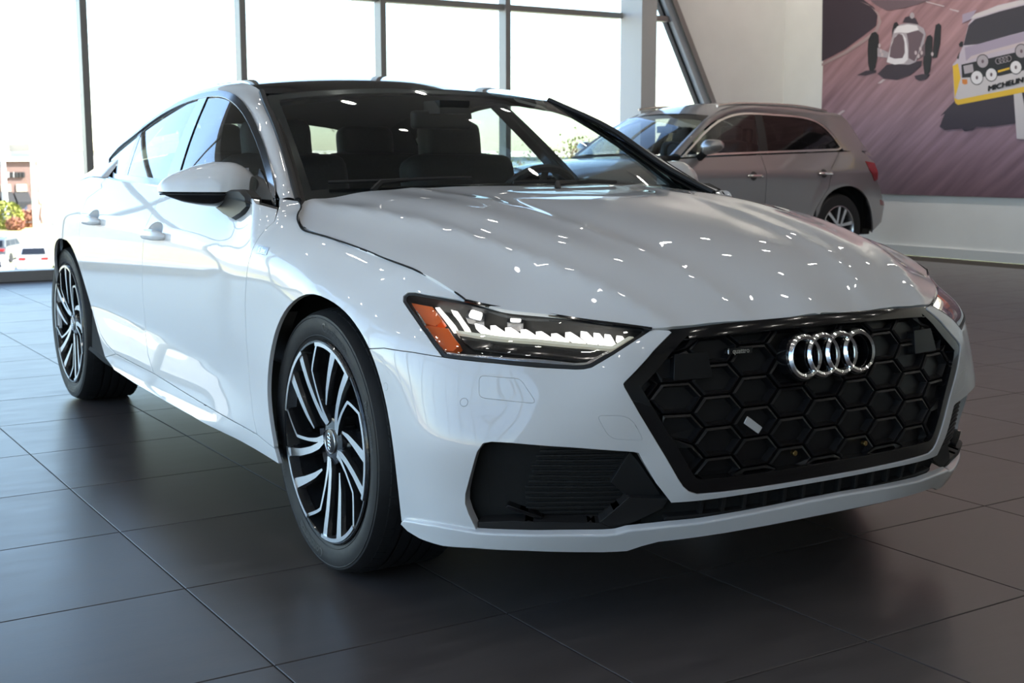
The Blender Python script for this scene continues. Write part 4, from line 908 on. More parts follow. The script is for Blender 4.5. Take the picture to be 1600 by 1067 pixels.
RF = Height([(-1.168, .583, 1.318), (-1.06, 0, 1.346), (-1.11, .3, 1.339), (-1.25, 0, 1.385), (-1.45, 0, 1.412), (-1.7, 0, 1.424), (-2.0, 0, 1.415), (-2.4, 0, 1.362), (-2.8, 0, 1.272), (-3.2, 0, 1.155), (-3.6, 0, 1.035), (-3.95, 0, .965)]+[tuple(p) for p in Bc[5:]]+[(-1.7, .35, 1.412), (-2.4, .35, 1.348), (-3.2, .35, 1.135)], 1e-3)
RF.setup((-4.0, -.7), (-1.0, .7), 60, 40, (0, 0, 1))
Bx = Bcc[:, 0]; Bh = lambda x: float(np.interp(-x, -Bx, Bcc[:, 1]))
def strip(x0, x1, n, front=None):
    xs = np.linspace(x0, x1, n); r = [(x, Bh(x)-.002) for x in xs]; f = front if front is not None else [(x0, 0)]
    R = np.array(list(f)+r+[(x1, 0)]); return np.r_[R, (R[1:-1]*[1, -1])[::-1]]
roof_out = strip(-1.19, -2.60, 24, [tuple(p) for p in wtop[::-1][:-1]])
panel('roof_panel', RF, roof_out, mat('black roof glass', (.004, .004, .005), .05, coat=1), car, step=.05, gap=.002, depth=.02)
panel('rear_window', RF, strip(-2.62, -3.25, 16), glass('rear glass', (.30, .34, .34), .04), car, step=.06, gap=.003, depth=.001)
panel('tailgate', RF, strip(-3.27, -3.74, 12), WHITE, car, step=.05, gap=.002, depth=.03)
mb = MB(); mb.box((-4.02, -.62, .90), (-3.72, .62, .955)); mb.obj('tailgate_edge', WHITE, car, smooth=False)
# roof lining and rear shelf keep the cabin dark
xs = np.linspace(-1.12, -2.68, 20); G = []
for x in xs:
    w = Bh(x)-.01; G.append([(x, y, RF(np.array([(x, abs(y))]))[0, 2]-.035) for y in np.linspace(-w, w, 13)])
MB().grid(np.array(G)).obj('roof_lining', FABRIC, car)
for sd in (-1, 1):
    G = [[(Ac[i]+(Bcc[i]-Ac[i])*k-np.array([0, .018, .012]))*[1, sd, 1] for k in np.linspace(.05, 1.1, 5)] for i in range(NA)]
    MB().grid(np.array(G)).obj('pillar_lining', FABRIC, car)
# scuttle, wipers
mb = MB(); G = [[(-.30-.18*(y/.74)**2-a, y, 1.0-.026*(y/.74)**2-.022+b) for a, b in ((-.06, -.03), (0.0, 0), (.05, .012))] for y in np.linspace(-.74, .74, 25)]
mb.grid(np.array(G)); mb.obj('scuttle', BLACKM, car)
def on_ws(x, h, off): U = np.array([(x, abs(h))]); P = WS(U)+WS.n(U)*off; return (P[0, 0], h, P[0, 2])
for wpx in ([(512, 291), (575, 289), (640, 286.5), (735, 283.5)], [(800, 291), (880, 290), (960, 290)]):
    wp = thing('wiper', parent=car); W_ = WS.pix(wpx); P = [on_ws(u[0], -u[1], .014) for u in curve(W_, 10)]
    MB().tube(P, .006, 6).obj('wiper_blade', BLACKM, wp); k0 = P[0]; MB().tube([(P[0][0]+.10, P[0][1]+.10, 1.0), (P[3][0]+.03, P[3][1], P[3][2]-.005), P[5]], [.011, .010, .006], 6).obj('wiper_arm', BLACKM, wp)
# ---- door mirrors
def mirror(sd):
    m = thing('door_mirror', parent=car); stn = []
    inn, tip = np.array([-.735, .808, 1.02]), np.array([-.912, 1.052, 1.012]); ax = tip-inn
    fwd = np.array([.80, .60, 0]); n = 18; zs = .998
    W = np.linspace(0, 1, n)
    ztop = np.interp(W, [0, .08, .2, .4, .6, .8, .93, 1], [1.045, 1.072, 1.088, 1.090, 1.078, 1.057, 1.038, 1.018])
    zbot = np.interp(W, [0, .1, .3, .5, .7, .9, 1], [.955, .948, .947, .952, .962, .982, 1.0])
    dep = np.interp(W, [0, .1, .3, .6, .85, .95, 1], [.045, .075, .09, .085, .062, .036, .010])
    cap, low = [], []
    for w_, zt, zb, d in zip(W, ztop, zbot, dep):
        c = inn+ax*w_; r = []
        for q in np.linspace(0, PI/2, 8): r.append(c*[1, 1, 0]+fwd*d*math.cos(q)**.8+np.array([0, 0, zs+(zt-zs)*math.sin(q)**.9]))
        r.append(c*[1, 1, 0]-fwd*.03*min(1, d/.05)+np.array([0, 0, zt-.006])); r.append(c*[1, 1, 0]-fwd*.035*min(1, d/.05)+np.array([0, 0, zs])); cap.append([p*[1, sd, 1] for p in r])
        r = [c*[1, 1, 0]-fwd*.035*min(1, d/.05)+np.array([0, 0, zs])]
        for q in np.linspace(-PI/2, 0, 7): r.append(c*[1, 1, 0]+fwd*(d-.006)*max(0, math.cos(q))**.7+np.array([0, 0, zs+(zs-min(zb, zs-.004))*math.sin(q)]))
        low.append([p*[1, sd, 1] for p in r])
    for G, nm, mm in ((cap, 'mirror_cap', WHITE), (low, 'mirror_lower', BLACKG)):
        mb = MB(); G = np.array(G); mb.grid(G); mb.add(G[0], [tuple(range(len(G[0])))]); mb.add(G[-1], [tuple(range(len(G[-1])))]); mb.obj(nm, mm, m, angle=50)
    gl = [(inn+ax*.06)*[1, 1, 0]+np.array([0, 0, .97]), (inn+ax*.9)*[1, 1, 0]+np.array([0, 0, .995]), (inn+ax*.85)*[1, 1, 0]+np.array([0, 0, 1.04]), (inn+ax*.08)*[1, 1, 0]+np.array([0, 0, 1.07])]
    mb = MB(); mb.add([(p-fwd*.037)*[1, sd, 1] for p in gl], [(0, 1, 2, 3)]); mb.obj('mirror_glass', CHROME, m, smooth=False)
    fp = [(314, 306), (345, 297), (376, 296), (386, 307), (389, 323), (378, 334), (362, 344), (348, 337), (330, 322)]
    fo = np.array([at(p, 1, -(.905+.01*max(0, min(1, (p[1]-300)/40))))*[1, -1, 1] for p in fp]); fi = fo+np.array([-.02, -.05, -.005]); mb = MB(); k = len(fp); sm = .5*(fo+fi)+np.array([.012, .004, 0])
    G = np.array([fi, fo*.7+fo.mean(0)*.3*0+fo*.3-np.array([0, .012, 0]), fo.mean(0)+(fo-fo.mean(0))*.86])*[1, sd, 1]
    mb.grid(np.concatenate([G, G[:, :1]], 1)); mb.add(G[-1], [tuple(range(k))]); mb.obj('mirror_foot', mat('mirror black', (.006, .006, .006), .45), m, angle=30)
    P = [(inn+ax*w_)*[1, 1, 0]+fwd*(d-.001)+np.array([0, 0, zs-.008]) for w_, d in zip(W[2:-1], dep[2:-1])]
    MB().tube([p*[1, sd, 1] for p in P], .003, 6).obj('mirror_indicator', BLACKM, m)
for sd in (-1, 1): mirror(sd)
# ---- cabin
def rbox(c, s, r, m, name, parent, rx=0, ry=0):
    """rounded cushion"""
    bm = bmesh.new(); bmesh.ops.create_cube(bm, size=1); bmesh.ops.scale(bm, vec=s, verts=bm.verts); bmesh.ops.bevel(bm, geom=bm.edges[:], offset=r, segments=4, profile=.6, affect='EDGES')
    bm.transform(Matrix.Translation(c) @ Matrix.Rotation(ry, 4, 'Y')); me = bpy.data.meshes.new(name); bm.to_mesh(me); bm.free(); me.materials.append(m)
    for p in me.polygons: p.use_smooth = True
    return link(bpy.data.objects.new(name, me), parent)
def seat(x, y, z, rear=False):
    t = thing('seat', parent=car)
    rbox((x+.05, y, z), (.52, .50, .16), .06, FABRIC, 'seat_cushion', t)
    rbox((x-.28, y, z+.34), (.16, .50, .62), .07, FABRIC, 'seat_back', t, ry=-.28)
    rbox((x-.41, y, z+.67 if not rear else z+.66), (.12, .27, .22), .055, FABRIC, 'headrest', t, ry=-.15)
    rbox((x-.37, y, z+.57), (.11, .36, .16), .05, FABRIC, 'seat_shoulder', t, ry=-.25)
seat(-1.22, -.38, .47); seat(-1.22, .38, .47); seat(-2.02, -.37, .48, True); seat(-2.02, .37, .48, True)
rbox((-2.30, 0, .80), (.16, 1.2, .5), .06, FABRIC, 'rear_bench', car, ry=-.3)
rbox((-2.75, 0, .93), (.7, 1.25, .06), .02, FABRIC, 'parcel_shelf', car)
G = [[(-.36-.12*(y/.72)**2-a, y, b) for a, b in ((-.02, .955), (.12, .975), (.30, .955), (.42, .92), (.45, .80), (.40, .60))] for y in np.linspace(-.74, .74, 21)]
MB().grid(np.array(G)).obj('dashboard', FABRIC, car)
rbox((-.80, .38, .955), (.22, .42, .10), .04, FABRIC, 'instrument_hood', car)
sw = thing('steering_wheel', parent=car)
mb = MB(); Mx = Matrix.Translation((-.98, .38, .90)) @ Matrix.Rotation(math.radians(-62), 4, 'Y')
mb.tube([(.185*math.cos(q), .185*math.sin(q), 0) for q in np.linspace(0, 2*PI, 40, endpoint=False)], .016, 8, closed=True); mb.xf(Mx); mb.obj('wheel_rim', FABRIC, sw)
mb = MB(); mb.lathe([(.001, .03), (.06, .03), (.07, .0), (.05, -.03), (.001, -.03)], 20); mb.xf(Mx); mb.obj('wheel_hub', FABRIC, sw)
for q in (0, PI, 1.5*PI): mb = MB(); mb.tube([(.05*math.cos(q), .05*math.sin(q), 0), (.18*math.cos(q), .18*math.sin(q), 0)], .014, 6); mb.xf(Mx); mb.obj('wheel_spoke', FABRIC, sw)
rm = thing('rear_view_mirror', parent=car); rbox((-1.0, 0, 1.235), (.04, .24, .065), .018, BLACKM, 'mirror_case', rm); MB().tube([(-1.0, 0, 1.25), (-.98, 0, 1.30)], .012, 8).obj('mirror_stem', BLACKM, rm)
MB().box((-1.3, -.13, .3), (-.6, .13, .68)).obj('centre_console', FABRIC, car, smooth=False)
# ---- wheels
def polar(r, a): return np.array([-r*math.cos(math.radians(a)), r*math.sin(math.radians(a))])   # as seen from the right side, angle 0 points to the tail
BL = [([(.263, 0), (.198, -16.5), (.13, -19), (.085, -19), (.048, -11)], [.0085, .0085, .009, .012, .016]),
      ([(.263, 24), (.195, 17.8), (.14, 9.5), (.098, 0)], [.030, .021, .015, .006]),
      ([(.263, 44.5), (.185, 41.5), (.125, 40), (.08, 41.5), (.05, 53)], [.024, .020, .018, .018, .016])]
def face_y(r): return .004-.026*max(0, 1-r/.26)**1.3   # concave face, measured out from the rim plane
def build_wheel(front):
    wname = 'wheel'
    t = bpy.data.objects.new(wname, None); COL.objects.link(t); t.empty_display_size = .1
    # local axes: y negative = outwards (right-hand wheel), x forwards
    mb = MB(); pr = [(.268, .02), (.272, .004), (.290, -.004), (.318, -.009), (.338, -.004), (.347, .012), (.352, .035)]
    for k in range(5):
        y = .055+k*.037; pr += [(.354, y-.004), (.354, y+.012), (.347, y+.0125), (.347, y+.019), (.354, y+.0195)]
    pr += [(.352, .225), (.346, .243), (.318, .262), (.285, .255), (.266, .235)]
    mb.lathe(pr, 96, 'y'); ty = mb.obj('tyre', RUBBER, t, angle=40)
    # tread blocks on the shoulders
    bl = MB()
    for k in range(72):
        q = 2*PI*k/72; c, s_ = math.cos(q), math.sin(q)
        def pt(r, y, dq): a = q+dq; return (r*math.cos(a), y, r*math.sin(a))
        for y0, y1 in ((.014, .047), (.214, .24)):
            V = [pt(.345, y0, -.03), pt(.345, y0, .03), pt(.345, y1, .03), pt(.345, y1, -.03), pt(.3505 if y0 < .1 else .3535, y0+.010*(y0 < .1), -.034), pt(.3505 if y0 < .1 else .3535, y0+.010*(y0 < .1), .034), pt(.3545, y1, .034), pt(.3545, y1, -.034)]
            bl.add(V, [(4, 5, 6, 7), (0, 1, 5, 4), (1, 2, 6, 5), (2, 3, 7, 6), (3, 0, 4, 7)])
    tb = bl.obj('tread_blocks', RUBBER, t, smooth=False); tb['kind'] = 'stuff'
    for r_, w_ in ((.284, .0016), (.331, .0014)):
        y = float(np.interp(r_, [.272, .290, .318, .338], [.004, -.004, -.009, -.004])); m2 = MB(); m2.tube([(r_*math.cos(q), y, r_*math.sin(q)) for q in np.linspace(0, 2*PI, 72, endpoint=False)], w_, 6, closed=True); m2.obj('sidewall_rib', RUBBER, t)
    for word, a0, r0, sz in (('Continental', 108, .309, .034), ('ProContact', -18+180, .311, .026), ('Continental', 288, .309, .034), ('ProContact', 342+0, .311, .026)):
        V, F = text_mesh(word, sz, bold=True); P = []
        for x, y, z in V:
            r_ = r0+y; a = a0+math.degrees(x/r0); p = polar(r_, a); yy = float(np.interp(r_, [.272, .290, .318, .338], [.004, -.004, -.009, -.004]))-.0012; P.append((p[0], yy, p[1]))
        mesh('sidewall_lettering', P, F, RUBL, ty, False)
    mb = MB(); mb.lathe([(.2735, -.0005), (.2705, -.004), (.2655, -.004), (.262, .004), (.256, .03), (.248, .06), (.240, .14), (.240, .21), (.262, .235)], 72, 'y'); rim = mb.obj('rim', mat('black alloy', (.012, .012, .013), .25, coat=.5), t)
    mb = MB(); mb.lathe([(.2735, -.0012), (.2700, -.0050), (.2640, -.0048), (.2625, -.0015)], 72, 'y')
    for k in range(5):
        a0 = 83+72*k
        # machined arc between the blades
        arc = MB(); n = 24; G = []
        for i in range(n+1):
            a = a0-1.5+i*(49.5/n); wd = .010
            G.append([(*polar(r_, a)[:1], face_y(r_)*-1+dy-.004, polar(r_, a)[1]) for r_, dy in ((.2655, .0), (.2655-wd, .0), (.2655-wd, .03), (.2655, .03))])
        G = np.array(G); arc.grid(np.concatenate([G, G[:, :1]], 1)); arc.add(G[0], [(0, 1, 2, 3)]); arc.add(G[-1], [(0, 1, 2, 3)])
        fm_obj = arc.obj('rim_arc', SILVER, rim, smooth=False)
        for pts_, ws_ in BL:
            K_ = np.array([polar(r_, a0+a) for r_, a in pts_]); lk = np.r_[0, np.cumsum(np.linalg.norm(np.diff(K_, axis=0), axis=1))]; lq = np.linspace(0, lk[-1], 22)
            C = np.c_[np.interp(lq, lk, K_[:, 0]), np.interp(lq, lk, K_[:, 1])]; C2s = curve(K_, 22); C = C*.75+C2s*.25; Wd = np.interp(lq, lk, ws_)
            T = np.gradient(C, axis=0); T /= np.linalg.norm(T, axis=1)[:, None]; Nn = np.c_[-T[:, 1], T[:, 0]]
            V = []; F = []; fmi = []
            for i in range(22):
                r_ = np.linalg.norm(C[i]); y = -face_y(r_)
                for sg, wd, dy in ((-1, .5, 0), (1, .5, 0), (1, .62, .012), (1, .66, .045), (-1, .66, .045), (-1, .62, .012)):
                    p = C[i]+Nn[i]*sg*(Wd[i]*wd+(.0012 if dy else 0)); V.append((p[0], y+dy, p[1]))
            for i in range(21):
                for j in range(6):
                    F.append((i*6+j, (i+1)*6+j, (i+1)*6+(j+1) % 6, i*6+(j+1) % 6)); fmi.append(0 if j == 0 else 1)
            F += [tuple(range(6)), tuple(21*6+j for j in range(6))]; fmi += [1, 1]
            sp = MB(); sp.add(V, F); sp.fm = fmi; sp.obj('spoke', [SILVER, MATS['black alloy']], rim, smooth=False)
    mb.obj('rim_lip', MATS['black alloy'], rim)
    mb = MB(); mb.lathe([(.001, .018), (.045, .018), (.062, .022), (.074, .05), (.075, .09)], 40, 'y'); mb.obj('hub', BLACKG, rim)
    for k in range(5):
        p = polar(.047, 78+72*k+14); m2 = MB(); m2.lathe([(.001, .020), (.008, .020), (.0095, .030), (.0095, .045)], 6, 'y'); m2.xf(Matrix.Translation((p[0], 0, p[1]))); m2.obj('wheel_bolt', STEEL, rim, smooth=False)
    mb = MB(); mb.lathe([(.001, .0125), (.029, .0125), (.0325, .0145), (.033, .024)], 36, 'y'); cap = mb.obj('centre_cap', mat('cap black', (.015, .015, .016), .3), t)
    mb = MB(); mb.lathe([(.0310, .0135), (.0325, .0120), (.0340, .0135), (.0340, .02)], 36, 'y'); mb.obj('cap_edge', SILVER, cap)
    for k in range(4):
        m2 = MB(); m2.tube([(.0068*math.cos(q)+(k-1.5)*.0098, .0115, .0068*math.sin(q)) for q in np.linspace(0, 2*PI, 24, endpoint=False)], .0013, 6, closed=True); m2.xf(Matrix.Rotation(math.radians(-96), 4, 'Y')); m2.obj('cap_ring', CHROME, cap)
    mb = MB(); mb.lathe([(.09, .085), (.185, .085), (.185, .115), (.09, .115)], 48, 'y', close=True); mb.obj('brake_disc', STEEL, t, angle=30)
    mb = MB(); cx = .13 if front else .13
    G = [[((rr)*math.cos(q), yy, (rr)*math.sin(q)) for rr, yy in ((.12, .07), (.20, .07), (.205, .13), (.12, .13), (.12, .07))] for q in np.radians(np.linspace(150, 210, 14))]
    mb.grid(np.array(G)); mb.obj('brake_caliper', mat('caliper grey', (.10, .10, .11), .4), t)
    return t
w0 = build_wheel(True); w0.parent = car; w0.location = (0, -WY, WZ)
for i, (x, y, rz) in enumerate(((-WB, -WY, 0), (0, WY, PI), (-WB, WY, PI))):
    c = copy_tree(w0, car); c.location = (x, y, WZ); c.rotation_euler = (0, math.radians(-20 if i == 0 else 0), rz)
# ================================================================== the grey car by the windows
SX, SY, SA = -7.58, 7.80, math.radians(273.0)     # rear axle and heading
WB2 = 2.82
suv = thing('suv', 'grey metallic suv with roof rails parked beside the tall windows', 'car', (SX, SY, 0), SA)
cs, sn = math.cos(SA), math.sin(SA)
def suv_world(P):      # half-space point on its left side -> world
    P = np.asarray(P, float); x = P[..., 0]+WB2; return np.stack([SX+cs*x-sn*P[..., 1], SY+sn*x+cs*P[..., 1], P[..., 2]], -1)
suv_dir = lambda N: np.stack([cs*N[..., 0]-sn*N[..., 1], sn*N[..., 0]+cs*N[..., 1], N[..., 2]], -1)
class SuvSurf(Surf):
    def pix(s, pts, off=0):
        G = s.GP; p, dep = proj(suv_world(G)); out = []
        for q in np.asarray(pts, float):
            k = ((p-q)**2).sum(1).argmin(); U = s.GU[k].copy()
            for _ in range(25):
                B = proj(suv_world(s(np.array([U, U+[1e-4, 0], U+[0, 1e-4]]))))[0]; e = B[0]-q
                if np.abs(e).max() < .02: break
                st_ = np.linalg.lstsq(np.stack([(B[1]-B[0])/1e-4, (B[2]-B[0])/1e-4], 1), e, rcond=None)[0]; U = U-st_*min(1, .08/max(np.linalg.norm(st_), 1e-9))
            out.append(U)
        return np.array(out)
class SuvSide(SuvSurf):
    def __call__(s, U):
        U = np.asarray(U, float); x, z = U[:, 0], U[:, 1]; sp = lambda q, w: w*np.logaddexp(0, q/w)
        h = .940+.07*(z-.955)-.05*(z-.66)**2-.52*sp(z-.955, .005)-.35*sp(.34-z, .01)-.16*np.maximum(-2.75-x, 0)**2-.10*np.maximum(x-.1, 0)**2*2
        h += .014*np.exp(-((np.hypot(x+WB2, z-.37)-.47)/.05)**2)*(z > .2)
        return np.c_[x, h, z]
class SuvGlass(SuvSurf):
    def __call__(s, U):
        U = np.asarray(U, float); x, z = U[:, 0], U[:, 1]; q = z-1.04
        return np.c_[x, .885-.32*q-.32*q*q-.06*np.maximum(-2.1-x, 0)**1.6-.05*np.maximum(x+1.2, 0)**1.5, z]
SS = SuvSide(); SS.setup((-3.8, .2), (.9, 1.15), 90, 50, (0, 1, 0)); SG = SuvGlass(); SG.setup((-3.6, .95), (-.2, 1.72), 60, 40, (0, 1, 0))
class Local(Surf): pass
def spanel(name, surf, out, m, parent, **k): k.setdefault('step', .05); return panel(name, surf, out, m, parent, side=1, **k)
def spanel2(*a, **k):
    """both flanks of the grey car"""
    r = spanel(*a, **k); k.setdefault('step', .05); l = panel(*a, side=-1, **k); return r, l
body = thing('suv_frame', parent=None); bpy.data.objects.remove(body)
off2 = Matrix.Translation((WB2, 0, 0))
def to_local(o):       # meshes are modelled from the front axle; the empty stands at the rear axle
    o.location = (WB2, 0, 0); return o
arch = SS.pix(curve([(1276, 352), (1279, 338), (1289, 311), (1300, 299.5), (1313, 293), (1328, 291), (1340, 294.5), (1350, 303), (1360, 325), (1364, 358)], 26))
belt = SS.pix([(1063, 248), (1112, 245), (1199, 241.5), (1311, 237), (1330, 236)])
rear = SS.pix([(1352, 240), (1366, 254), (1370, 278), (1378, 305), (1381, 324), (1377, 347), (1362, 362)])
gF = SS.pix([(1191, 242), (1195, 275), (1197, 312)]); gx = float(gF[:, 0].mean())
front_gap = -.42
zb = .30
for nm, out in (('front_door', np.r_[[(front_gap, zb)], [(gx, zb)], [(gx, belt[2, 1])], belt[1:2], belt[0:1], [(front_gap, 1.0)]]),
                ('rear_door', np.array([(gx, zb), (-2.32, zb), (-2.42, .46), (-2.46, .58), (-2.62, .80), (-2.68, 1.0), tuple(belt[3]), (gx, belt[2, 1])])),
                ('front_wing', np.array([(front_gap, zb), (front_gap, 1.05), (-.3, 1.05), (.3, 1.0), (.62, .92), (.70, .75), (.70, .62), (.44, .62), (.40, .55)]+[(.42*math.cos(q), .37+.43*math.sin(q)) for q in np.linspace(.2, PI-.1, 16)]+[(-.40, .3)])),
                ('rear_quarter', np.r_[[(-2.68, 1.0), (-2.62, .80), (-2.46, .58)], arch[:-1], [(arch[-1, 0]-.01, .30)], rear[::-1], [(rear[0, 0]+.04, rear[0, 1]+.02)], belt[4:5], belt[3:4]])):
    for o in spanel2(nm, SS, out, GREYP, suv, depth=.02, gap=.004): to_local(o)
ho = SS.pix([(1180, 275), (1290, 271)])
for u in ho:
    for sd in (1, -1):
        G = [[(SS(np.array([(u[0]+a*.11, u[1]+.014*math.sin(q))]))[0]+[0, .02*(1-a**4)+.004+.010*math.cos(q), 0])*[1, sd, 1] for q in np.linspace(0, 2*PI, 9)] for a in np.linspace(-1, 1, 9)]
        to_local(MB().grid(np.array(G)).obj('door_handle', CHROME, suv))
        for o in [panel('handle_recess', SS, circ((u[0]+.02, u[1]), .045), mat('recess shade', (.05, .05, .05), .5), suv, step=.03, gap=0, depth=.001, off=.002, side=sd)]: to_local(o)  # flat dark disc on the skin: the recess's shade put into its colour
dl = SG.pix([(1063.6, 246), (1112.5, 243), (1198.7, 239.5), (1309, 235.5), (1315, 232), (1305, 217.5), (1285, 196), (1262, 185), (1227.5, 180), (1184, 177), (1158.5, 177), (1135.5, 182), (1118, 191), (1095, 211)])
dls = np.r_[dl[:4], curve(dl[4:14], 30)]
di = offset(densify(dls, .04), .018)
bx0, bx1 = SG.pix([(1184, 178), (1193, 240)]); 
def cutx(poly, line, keep):
    a, b = line; out = []
    f = lambda p: ((p[0]-a[0])*(b[1]-a[1])-(p[1]-a[1])*(b[0]-a[0]))*keep
    for p, q in zip(poly, np.roll(poly, -1, 0)):
        fp, fq = f(p), f(q)
        if fp >= 0: out.append(p)
        if fp*fq < 0: out.append(p+(q-p)*fp/(fp-fq))
    return np.array(out)
ln = (bx0, bx1); kf = 1 if ((dls[0]-bx0)[0]*(bx1-bx0)[1]-(dls[0]-bx0)[1]*(bx1-bx0)[0]) > 0 else -1
SGL = glass('grey car glass', (.35, .38, .38), .0, ior=1.4)
for sd in (1, -1):
    to_local(panel('window_trim', SG, dls, mat('bright trim', (.62, .60, .58), .25, 1), suv, holes=[di], step=.04, gap=0, depth=.01, off=.008, side=sd))
    to_local(panel('front_side_window', SG, cutx(di, ln, kf), SGL, suv, step=.08, gap=.002, depth=.001, side=sd))
    to_local(panel('rear_side_window', SG, cutx(di, ln, -kf), GLASSD, suv, step=.08, gap=.002, depth=.001, side=sd))
    to_local(panel('centre_pillar', SG, np.array([bx0+[-.05, 0], bx0+[.05, 0], bx1+[.06, 0], bx1+[-.06, 0]]), BLACKM, suv, step=.05, gap=0, depth=.02, off=.003, side=sd))
# frame round the windows up to the roof
Lr = SG.pix([(1063, 243), (1090, 212), (1113, 191), (1133, 181), (1158, 176.5), (1184, 176), (1227, 179), (1262, 184), (1286, 195), (1307, 217), (1318, 235)])
Aa = curve(SG(Lr), 40)
wsr = [((1046, 243), .74), ((1072, 215), .70), ((1092, 195), .66), ((1108, 180.5), .62)]
def suv_at(p, h):      # point of the photograph ray at a given half width of the grey car
    d = ray(p); R_ = np.array([[cs, sn, 0], [-sn, cs, 0], [0, 0, 1.]]); o = R_@(CAMP-np.array([SX, SY, 0])); e = R_@d; t = (h-o[1])/e[1]; q = o+t*e; return q-np.array([WB2, 0, 0])
Bb = [suv_at(p, h) for p, h in wsr]
ztop = Bb[-1][2]; xt = Bb[-1][0]
Bb += [np.array([xt-.35, .60, 1.632]), np.array([xt-.8, .59, 1.650]), np.array([xt-1.3, .58, 1.640]), np.array([xt-1.75, .57, 1.60]), np.array([xt-2.05, .565, 1.545]), np.array([-3.42, .60, 1.36]), np.array([-3.58, .70, 1.12])]
Bb = curve(np.array(Bb), 40)
for sd in (1, -1):
    G = []
    for i in range(40):
        a, b = Aa[i], Bb[i]; t = Aa[min(i+1, 39)]-Aa[max(i-1, 0)]; n_ = np.cross(t, b-a); n_ /= np.linalg.norm(n_)+1e-9; n_ = n_ if n_[1]+n_[2] > 0 else -n_
        G.append([(a+(b-a)*k+n_*.02*math.sin(PI*k))*[1, sd, 1] for k in np.linspace(0, 1, 6)])
    to_local(MB().grid(np.array(G)).obj('side_frame', GREYP, suv, angle=60))
    P = [np.array([xt-.12, .605, 1.625]), np.array([xt-.22, .60, 1.640]), np.array([xt-.7, .592, 1.660]), np.array([xt-1.25, .582, 1.652]), np.array([xt-1.65, .575, 1.617]), np.array([xt-1.75, .572, 1.605])]
    to_local(MB().tube([p*[1, sd, 1] for p in curve(np.array(P), 20)], .015, 8).obj('roof_rail', mat('satin rail', (.55, .53, .5), .25, 1), suv))
Bxs, Bhs, Bzs = Bb[:, 0], Bb[:, 1], Bb[:, 2]
def rowx(x): return float(np.interp(-x, -Bxs, Bhs)), float(np.interp(-x, -Bxs, Bzs))
G = [[(x+(.05*(1-(k/hh)**2) if i == 0 else 0), k, zz+.035*(1-(k/hh)**2)) for k in np.linspace(-hh, hh, 13)] for i, x in enumerate(np.linspace(xt, xt-2.05, 16)) for hh, zz in [rowx(x)]]
to_local(MB().grid(np.array(G)).obj('roof', GREYP, suv)); 
G2 = [[(p[0], p[1], p[2]-.05) for p in r] for r in G]; to_local(MB().grid(np.array(G2)).obj('roof_lining', FABRIC, suv))
# windscreen
w0_, w3_ = Bb[0], np.array([xt, rowx(xt)[0], ztop]); rowsW = []
wsc = curve(np.array([suv_at(p, h) for p, h in wsr]), 10)
G = [[(p[0]+.16*(1-(y/p[1])**2)*(1-.55*i/9), y, p[2]+.02*(1-(y/p[1])**2)) for y in np.linspace(-p[1], p[1], 15)] for i, p in enumerate(wsc)]
to_local(MB().grid(np.array(G)).obj('windscreen', glass('grey car screen', (.75, .80, .82), .06), suv))
to_local(MB().box((xt-.02, -.12, ztop-.16), (xt+.04, .12, ztop-.09)).obj('rear_view_mirror', BLACKM, suv, smooth=False))
# bonnet
b0 = wsc[0]; G = [[(b0[0]+.14+(.62-b0[0])*t_+.10*(1-(y/.80)**2)*t_, y, b0[2]-.03-.09*t_-.14*t_**4+.035*(1-(y/.87)**2)-.06*(abs(y)/.87)**5-.015) for y in np.linspace(-.865-.02*t_, .865+.02*t_, 17)] for t_ in np.linspace(-.12, 1, 14)]
to_local(MB().grid(np.array(G)).obj('bonnet', GREYP, suv))
